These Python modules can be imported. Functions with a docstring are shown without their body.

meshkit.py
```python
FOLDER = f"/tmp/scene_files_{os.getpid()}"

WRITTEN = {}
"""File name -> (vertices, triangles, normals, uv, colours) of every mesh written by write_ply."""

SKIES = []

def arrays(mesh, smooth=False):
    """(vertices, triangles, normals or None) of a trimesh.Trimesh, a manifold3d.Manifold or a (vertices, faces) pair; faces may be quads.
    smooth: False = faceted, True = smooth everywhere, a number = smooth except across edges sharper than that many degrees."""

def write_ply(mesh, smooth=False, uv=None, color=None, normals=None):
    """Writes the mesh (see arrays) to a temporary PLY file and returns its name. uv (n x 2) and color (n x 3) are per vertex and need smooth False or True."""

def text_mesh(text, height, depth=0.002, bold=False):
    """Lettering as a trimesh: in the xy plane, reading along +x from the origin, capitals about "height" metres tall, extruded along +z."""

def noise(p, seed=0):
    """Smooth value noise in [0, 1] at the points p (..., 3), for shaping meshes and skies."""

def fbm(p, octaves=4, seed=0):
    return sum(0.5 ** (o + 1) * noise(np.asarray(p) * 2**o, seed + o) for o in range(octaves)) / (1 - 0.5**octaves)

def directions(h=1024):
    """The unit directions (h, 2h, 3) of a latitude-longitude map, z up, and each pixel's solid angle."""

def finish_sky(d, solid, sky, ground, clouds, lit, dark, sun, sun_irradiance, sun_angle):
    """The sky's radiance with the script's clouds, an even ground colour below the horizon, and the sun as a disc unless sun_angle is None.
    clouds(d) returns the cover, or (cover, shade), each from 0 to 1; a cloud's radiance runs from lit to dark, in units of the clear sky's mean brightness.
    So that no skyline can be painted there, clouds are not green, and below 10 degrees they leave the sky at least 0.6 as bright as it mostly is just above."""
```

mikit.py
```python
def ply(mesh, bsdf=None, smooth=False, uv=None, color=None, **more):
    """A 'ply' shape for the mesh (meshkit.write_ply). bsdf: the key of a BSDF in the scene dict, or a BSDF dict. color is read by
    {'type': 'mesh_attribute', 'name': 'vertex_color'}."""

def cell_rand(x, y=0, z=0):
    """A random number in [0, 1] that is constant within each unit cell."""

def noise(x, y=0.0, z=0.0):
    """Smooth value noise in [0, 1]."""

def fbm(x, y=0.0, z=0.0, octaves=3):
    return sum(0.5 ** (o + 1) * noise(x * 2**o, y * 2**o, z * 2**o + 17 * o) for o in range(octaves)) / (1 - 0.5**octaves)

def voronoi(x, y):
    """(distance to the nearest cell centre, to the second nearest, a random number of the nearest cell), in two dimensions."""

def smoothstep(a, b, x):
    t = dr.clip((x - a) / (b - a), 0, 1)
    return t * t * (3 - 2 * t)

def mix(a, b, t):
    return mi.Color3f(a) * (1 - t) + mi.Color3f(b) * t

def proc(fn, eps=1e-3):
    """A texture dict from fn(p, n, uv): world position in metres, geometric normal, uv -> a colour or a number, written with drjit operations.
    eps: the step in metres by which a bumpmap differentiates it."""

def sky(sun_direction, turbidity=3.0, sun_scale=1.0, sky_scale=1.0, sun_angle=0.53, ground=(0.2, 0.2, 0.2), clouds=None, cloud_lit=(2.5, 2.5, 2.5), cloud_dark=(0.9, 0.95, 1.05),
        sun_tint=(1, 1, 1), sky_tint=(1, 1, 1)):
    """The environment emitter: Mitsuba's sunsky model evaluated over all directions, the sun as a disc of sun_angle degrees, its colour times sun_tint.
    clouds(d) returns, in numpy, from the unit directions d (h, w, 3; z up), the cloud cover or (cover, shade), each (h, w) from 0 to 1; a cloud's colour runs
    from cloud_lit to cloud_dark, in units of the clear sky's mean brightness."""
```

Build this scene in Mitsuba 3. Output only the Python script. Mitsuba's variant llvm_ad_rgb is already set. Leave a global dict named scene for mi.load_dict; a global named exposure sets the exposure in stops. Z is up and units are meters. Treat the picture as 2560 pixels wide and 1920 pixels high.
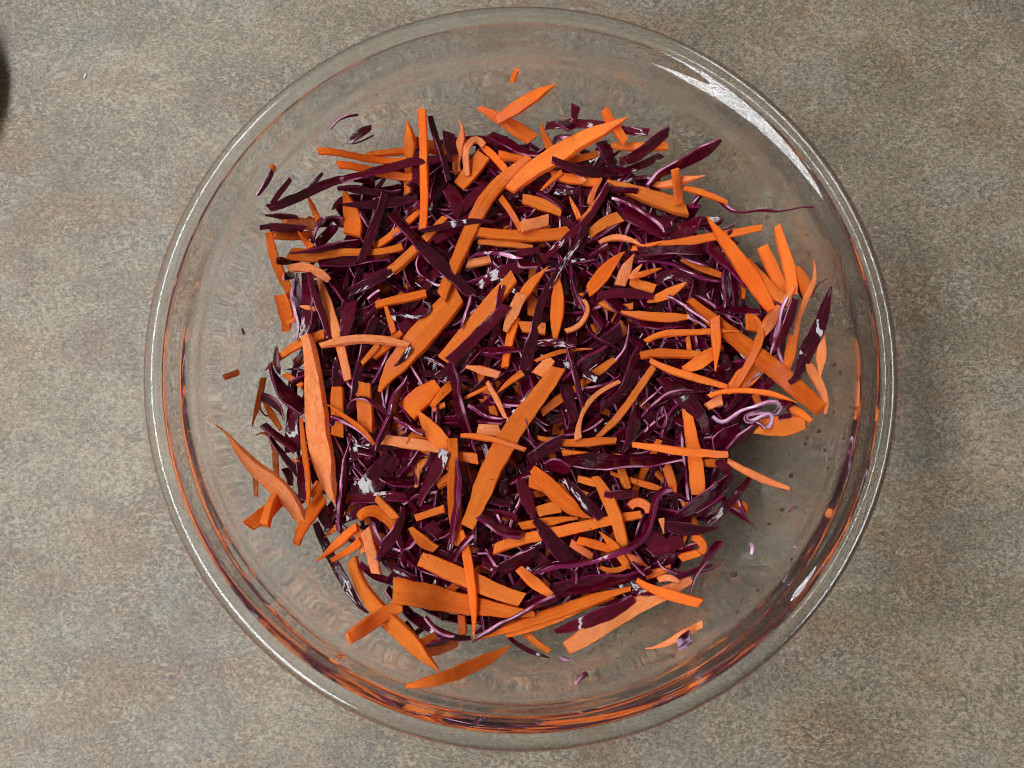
import math, random
import numpy as np, trimesh, drjit as dr, mitsuba as mi
import mikit, meshkit
from mikit import noise, fbm, voronoi, cell_rand, smoothstep, mix, proc

T = mi.ScalarTransform4f
scene, labels = {}, {}
exposure = 0.10

# ---------------------------------------------------------------- camera and light
scene['camera'] = {'type': 'perspective', 'fov': 60.0, 'fov_axis': 'x', 'near_clip': 0.01, 'far_clip': 20.0,
                   'to_world': T().look_at(origin=[-0.0031, -0.0507, 0.3979], target=[-0.0031, -0.0507 + 0.13802, -0.6021], up=[0, 1, 0])}
# overcast daylight through one wide roof window on the left, and the dim light the room throws back
scene['window_light'] = {'type': 'rectangle', 'to_world': T().look_at(origin=[-0.66, -0.05, 1.20], target=[0, -0.05, 0.05], up=[0, 0, 1]) @ T().scale([1.0, 0.13, 1]),
                         'emitter': {'type': 'area', 'radiance': {'type': 'rgb', 'value': [16.2, 16.7, 17.2]}}}
scene['room_light'] = {'type': 'constant', 'radiance': {'type': 'rgb', 'value': [0.20, 0.188, 0.176]}}
labels['window_light'] = {'label': 'wide bright roof window on the left, outside the picture', 'category': 'window'}
# ---------------------------------------------------------------- countertop
def worktop_colour(p, n, uv):
    x, y = p.x * 1000, p.y * 1000                      # millimetres
    wx = x + 9 * (fbm(x / 30, y / 30, 3.0) - .5); wy = y + 9 * (fbm(x / 30, y / 30, 9.0) - .5)
    big = fbm(wx / 46, wy / 30, 1.0, 4)
    rust = smoothstep(.50, .72, fbm(wx / 30 + 40, wy / 21, 5.0, 4))
    grey = smoothstep(.50, .70, fbm(wx / 34, wy / 24 + 70, 7.0, 4))
    c = mix((.178, .143, .101), (.232, .189, .135), smoothstep(.3, .7, big))
    c = mix(c, (.205, .124, .070), rust * .45)
    c = mix(c, (.185, .180, .152), grey * .42)
    a = fbm(wx / 1.25, wy / .92, 11.0, 3)              # grain of about a millimetre
    b = fbm(wx / .62 + 9, wy / .5, 15.0, 3)
    c = c * (0.50 + 1.0 * a) * (0.46 + 1.08 * b)
    light = smoothstep(.58, .70, fbm(wx / 1.4, wy / .85, 21.0, 3)) * smoothstep(.30, .62, fbm(wx / 13, wy / 10, 25.0, 3))
    c = mix(c, (.36, .315, .235), light * .62)
    dark = smoothstep(.58, .72, fbm(wx / 1.35 + 31, wy / .95, 31.0, 3)) * smoothstep(.30, .65, fbm(wx / 16 + 8, wy / 12, 35.0, 3))
    c = mix(c, (.075, .075, .070), dark * .6)
    return c

scene['mat_worktop'] = {'type': 'principled', 'base_color': proc(worktop_colour), 'roughness': 0.48, 'specular': 0.35}
scene['worktop'] = mikit.ply(trimesh.Trimesh([[-1.6, -1.2, 0], [1.6, -1.2, 0], [1.6, 1.2, 0], [-1.6, 1.2, 0]], [[0, 1, 2], [0, 2, 3]]), 'mat_worktop')
labels['worktop'] = {'label': 'mottled brown and grey stone-look laminate worktop', 'kind': 'structure'}

# ---------------------------------------------------------------- glass bowl
def smooth_profile(pts, n):
    from scipy.interpolate import PchipInterpolator, CubicSpline
    pts = np.array(pts, float) / 1000
    t = np.r_[0, np.cumsum(np.linalg.norm(np.diff(pts, axis=0), axis=1) ** .5)]
    return CubicSpline(t, pts)(np.linspace(0, t[-1], n))

INNER = [(0, 4.2), (22, 4.3), (44, 5.3), (62, 9.5), (78, 18), (91.5, 31), (102, 46), (109, 61), (113, 74), (115.2, 83)]
# the wall thickens under a flared lip that ends in a round bead
LIP = [(115.14, 87.06), (116.9, 92.1), (121.15, 95.73), (123.2, 97.2), (124.3, 98.2), (125.6, 98.7), (127.2, 98.6), (128.6, 98.1), (129.6, 97.0), (129.8, 95.7), (129.1, 94.4), (127.6, 93.6), (126.03, 93.34), (125.49, 92.03), (123.29, 87.33)]
OUTER = [(122.37, 85.24), (118.37, 72.41), (112, 58), (105, 44.5), (95, 30), (83, 17.5), (69, 8), (56, 2.6), (47, 0.9), (42, 0.6), (37, 1.0), (20, 1.4), (0, 1.4)]
prof = smooth_profile(INNER + LIP + OUTER, 420)
prof[0, 0] = prof[-1, 0] = 0
prof[:, 0] = np.maximum(prof[:, 0], 0)
bowl = trimesh.creation.revolve(prof[::-1], sections=768)
bowl.merge_vertices(); bowl.fix_normals()
if bowl.volume < 0: bowl.invert()
scene['mat_glass'] = {'type': 'dielectric', 'int_ior': 1.474, 'ext_ior': 1.0, 'specular_transmittance': {'type': 'rgb', 'value': [.994, .996, .992]}}
scene['glass_bowl'] = mikit.ply(bowl, 'mat_glass', smooth=True)
labels['glass_bowl'] = {'label': 'clear glass mixing bowl with a thick rolled rim on the worktop', 'category': 'bowl'}
# ---------------------------------------------------------------- materials of the salad
# uv of every strip: u runs along it in millimetres, v is its number plus the way round its cross-section
# (0 to .4 upper face, .4 to .5 a cut side, .5 to .9 lower face, .9 to 1 the other cut side)
def carrot_colour(pale):
    def fn(p, n, uv):
        k = dr.floor(uv.y); t = uv.y - k
        x, y, z = p.x * 1000, p.y * 1000, p.z * 1000
        r = cell_rand(k, 3); r2 = cell_rand(k, 8)
        c = mix((.93, .185, .023), (.99, .270, .050), r)
        fibre = fbm(uv.x / 7 + k * 3.1, t * 60, 2.0, 3)                  # fibres along the strip
        c = c * (.93 + .14 * fibre) * (.74 + .30 * cell_rand(k, 21))
        streak = fbm(uv.x / 26 + k * 1.3, t * 17, k, 2)                  # core and rings run lengthwise
        c = mix(c, c * mi.Color3f(.88, .78, .70), smoothstep(.52, .64, streak) * .35)
        c = mix(c, mi.Color3f(.95, .31, .05), smoothstep(.47, .33, streak) * .25)
        patch = fbm(x / 5 + k, y / 5, z / 5, 3)
        c = mix(c, (.92, .27, .040), smoothstep(.50, .75, patch) * .35)      # paler core wood
        pink = smoothstep(.50, .74, fbm(x / 11 + 5, y / 11 + k * .37, z / 11, 3)) * smoothstep(.35, .9, r2 + (.45 if pale else 0.))
        c = mix(c, (.80, .215, .105), pink * (.85 if pale else .7))         # stained by the cabbage juice
        if pale:
            dry = smoothstep(.40, .66, fbm(uv.x / 1.6 + k, t * 34, k, 3))
            c = mix(c, (.97, .43, .20), .30 + .38 * dry)
        cutline = smoothstep(.012, .0, dr.abs(t - .45) - .035)
        c = mix(c, c * mi.Color3f(1.04, 1.12, 1.2), cutline)
        speck = smoothstep(.86, .90, noise(x / .75 + 3, y / .75, z / .75)) * smoothstep(.66, .80, noise(x / 5, y / 5 + 9, z / 5))
        return mix(c, (.10, .012, .03), speck * .75)
    return fn

def carrot_bump(p, n, uv):
    k = dr.floor(uv.y); t = uv.y - k
    return fbm(uv.x / 3.2 + k, t * 46, k * .7, 3) * .7 + noise(p.x * 1500, p.y * 1500, p.z * 1500) * .45

def carrot_rough(p, n, uv):
    return .20 + .28 * smoothstep(.35, .65, fbm(p.x * 160, p.y * 160, p.z * 160, 2))

def cabbage_colour(kind):
    def fn(p, n, uv):
        k = dr.floor(uv.y); t = uv.y - k
        x, y, z = p.x * 1000, p.y * 1000, p.z * 1000
        r = cell_rand(k, 5)
        skin = mix((.026, .0006, .0036), (.074, .0015, .0095), smoothstep(.25, 1., r) * .8 + .5 * (fbm(uv.x / 8 + k, t * 7, k, 3) - .4))
        vein = smoothstep(.60, .72, fbm(uv.x / 3.5 + k * 2.3, t * 26, 4.0, 3))
        skin = mix(skin, (.16, .009, .048), vein * .3)
        s = dr.minimum(dr.abs(t - .45), dr.abs(t - .95)) / .05            # 0 in the middle of a cut side, 1 at its corners
        heart = fbm(uv.x / 9 + k * 1.7, 3., k, 2)
        pale = mix((.13, .008, .048), (.56, .25, .38), smoothstep(.55, .80, heart + (.08 if kind == 'e' else 0.) + (.25 if kind == 'f' else 0.)))
        flesh = mix(pale, (.10, .005, .034), smoothstep(.40, .95, s))
        c = mix(flesh, skin, smoothstep(.92, 1.04, s))
        if kind == 'f':
            frost = smoothstep(.30, .60, fbm(uv.x / 4 + k, t * 9, k, 3))
            c = mix(c, (.60, .40, .58), frost * .5)
        return c
    return fn

def cabbage_bump(p, n, uv):
    k = dr.floor(uv.y); t = uv.y - k
    return fbm(uv.x / 2.8 + k, t * 7, k * .9, 2) + .05 * noise(p.x * 900, p.y * 900, p.z * 900)

def cabbage_rough(p, n, uv):
    return .07 + .08 * smoothstep(.4, .7, fbm(p.x * 210, p.y * 210, p.z * 210 + 4, 2))

def bumped(bsdf, fn, scale):
    return {'type': 'twosided', 'bsdf': {'type': 'bumpmap', 'arbitrary': proc(fn, 1.5e-4), 'scale': scale, 'bsdf': bsdf}}

for key, pale in (('mat_carrot', False), ('mat_carrot_pale', True)):
    scene[key] = {'type': 'bumpmap', 'arbitrary': proc(carrot_bump, 1.5e-4), 'scale': 3.0e-4,             # light passes into the flesh and out again
                  'bsdf': {'type': 'principledthin', 'base_color': proc(carrot_colour(pale)), 'roughness': proc(carrot_rough), 'eta': 1.48, 'diff_trans': .8}}
for key, kind in (('mat_cabbage', 'k'), ('mat_cabbage_cut', 'e'), ('mat_cabbage_pale', 'f')):
    scene[key] = bumped({'type': 'principled', 'base_color': proc(cabbage_colour(kind)), 'roughness': proc(cabbage_rough), 'specular': .38}, cabbage_bump, 2.6e-4)
MATERIAL = {'c': 'mat_carrot', 'p': 'mat_carrot_pale', 'k': 'mat_cabbage', 'e': 'mat_cabbage_cut', 'f': 'mat_cabbage_pale'}

# ---------------------------------------------------------------- one strip: a bent, tapering slab with softened edges
from scipy.interpolate import CubicSpline, PchipInterpolator
SIDE = [(-1, -1, 1, 1, 0.0), (-1, -1, 2.6, 1, .03), (1, 1, 2.6, 1, .37), (1, 1, 1, 1, .40)]

def strip_mesh(P, W, th, roll, number, kind, rng):
    """P: points in mm; W: widths in mm along it; th: thickness in mm; roll in degrees. Returns the mesh in metres and its uv."""
    P, W = np.asarray(P, float), np.asarray(W, float)
    if len(P) == 2: P = np.array([P[0], P.mean(0), P[1]])
    if len(W) != len(P): W = np.interp(np.linspace(0, 1, len(P)), np.linspace(0, 1, len(W)), W)
    t = np.r_[0, np.cumsum(np.linalg.norm(np.diff(P, axis=0), axis=1))]
    L = t[-1]; t = t / L
    n = int(np.clip(L / (1.7 if kind in 'ef' else 1.6 if number < 600 else 2.4), 8, 48)); s = np.linspace(0, 1, n)
    C = CubicSpline(t, P)(s); w = np.maximum(PchipInterpolator(t, W)(s), .12)
    ph = rng.uniform(0, 50, 6)
    wob = lambda f, k: np.sin(s * L / f + ph[k]) * .6 + np.sin(s * L / f * 2.3 + ph[k] * 1.7) * .4
    tan = np.gradient(C, axis=0); tan /= np.linalg.norm(tan, axis=1, keepdims=True)
    side = np.cross([0, 0, 1.0], tan); side /= np.linalg.norm(side, axis=1, keepdims=True) + 1e-9
    up = np.cross(tan, side)
    a = np.radians(roll + (9 if kind in 'cp' else 20) * wob(9., 0))[:, None]
    wd, nd = np.cos(a) * side + np.sin(a) * up, -np.sin(a) * side + np.cos(a) * up
    if kind in 'cp':
        w = w * (1 + .04 * wob(2.6, 1) + .02 * wob(1.1, 5)); C = C + side * (.10 * wob(3.4, 2))[:, None]
        h = np.minimum(th * (1 + .12 * wob(6., 3)), w * .8) / 2
    else:
        w = w * (1 + .06 * wob(3.1, 1)); C = C + nd * (.22 * wob(4.2, 2))[:, None] + side * (.15 * wob(3., 4))[:, None]
        h = np.minimum(th * (1 + .22 * wob(5., 3)), np.maximum(w * .9, .25)) / 2
    half = w / 2
    # slanted ends
    sl = rng.uniform(-.55, .55, 2)
    ch = np.minimum(.22, .3 * np.minimum(h, half))
    ring, vs = [], []
    sag = (rng.uniform(-.10, .18) if kind in 'cp' else rng.uniform(-.25, .25)) * np.minimum(half, 2.)
    for sg, v0 in ((1, 0.), (-1, .5)):
        for x, k, v in ((-1, 1., .0), (-1, 2.4, .035), (0, 0, .2), (1, 2.4, .365), (1, 1., .40)):
            lat = sg * x * (half - np.minimum(ch * k, half * .8)) if x else 0 * half
            ring.append((lat, sg * h + sag * (1 - (lat / half) ** 2))); vs.append(v0 + v)
        for y, v in ((1, .415), (-1, .485)):
            ring.append((sg * half, sg * y * (h - ch))); vs.append(v0 + v)
    m = len(ring)
    lat = np.array([r[0] for r in ring]).T; hi = np.array([r[1] for r in ring]).T      # n x m
    sh = np.zeros(n); e = np.minimum(1, np.arange(n) / 2.)
    V = C[:, None] + lat[..., None] * wd[:, None] + hi[..., None] * nd[:, None]
    V[0] += (lat[0] * sl[0])[:, None] * tan[0]; V[-1] += (lat[-1] * sl[1])[:, None] * tan[-1]
    uvs = np.stack([np.repeat(s[:, None] * L, m + 1, 1), np.repeat(np.r_[vs, 1.0 - 1e-3][None], n, 0) * .998 + .001 + number], -1)
    V = np.concatenate([V, V[:, :1]], 1); M = m + 1
    i, j = np.meshgrid(np.arange(n - 1), np.arange(m), indexing='ij'); q = (i * M + j).ravel()
    F = np.concatenate([np.stack([q, q + 1, q + M + 1], 1), np.stack([q, q + M + 1, q + M], 1)])
    verts, uv = [V.reshape(-1, 3)], [uvs.reshape(-1, 2)]
    faces = [F]; at = n * M
    for r, flip in ((0, True), (n - 1, False)):
        verts.append(np.vstack([V[r, :m], V[r, :m].mean(0)])); uv.append(np.column_stack([np.full(m + 1, s[r] * L), np.full(m + 1, number + .45)]))
        f = np.stack([np.arange(m), (np.arange(m) + 1) % m, np.full(m, m)], 1) + at
        faces.append(f[:, ::-1] if not flip else f); at += m + 1
    mesh = trimesh.Trimesh(np.vstack(verts) / 1000, np.vstack(faces)[:, ::-1], process=False)
    return mesh, np.vstack(uv)

def numbered(name):
    if name not in scene: return name
    i = 1
    while f'{name}_{i:03d}' in scene: i += 1
    return f'{name}_{i:03d}'

def add_strip(name, number, kind, P, W, th, roll, label, category, group):
    mesh, uv = strip_mesh(P, W, th, roll, number, kind, np.random.default_rng(1000 + number))
    key = numbered(name)
    scene[key] = mikit.ply(mesh, MATERIAL[kind], smooth=True, uv=uv)
    labels[key] = {'label': label, 'category': category}
    if group: labels[key]['group'] = group
    return key

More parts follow.
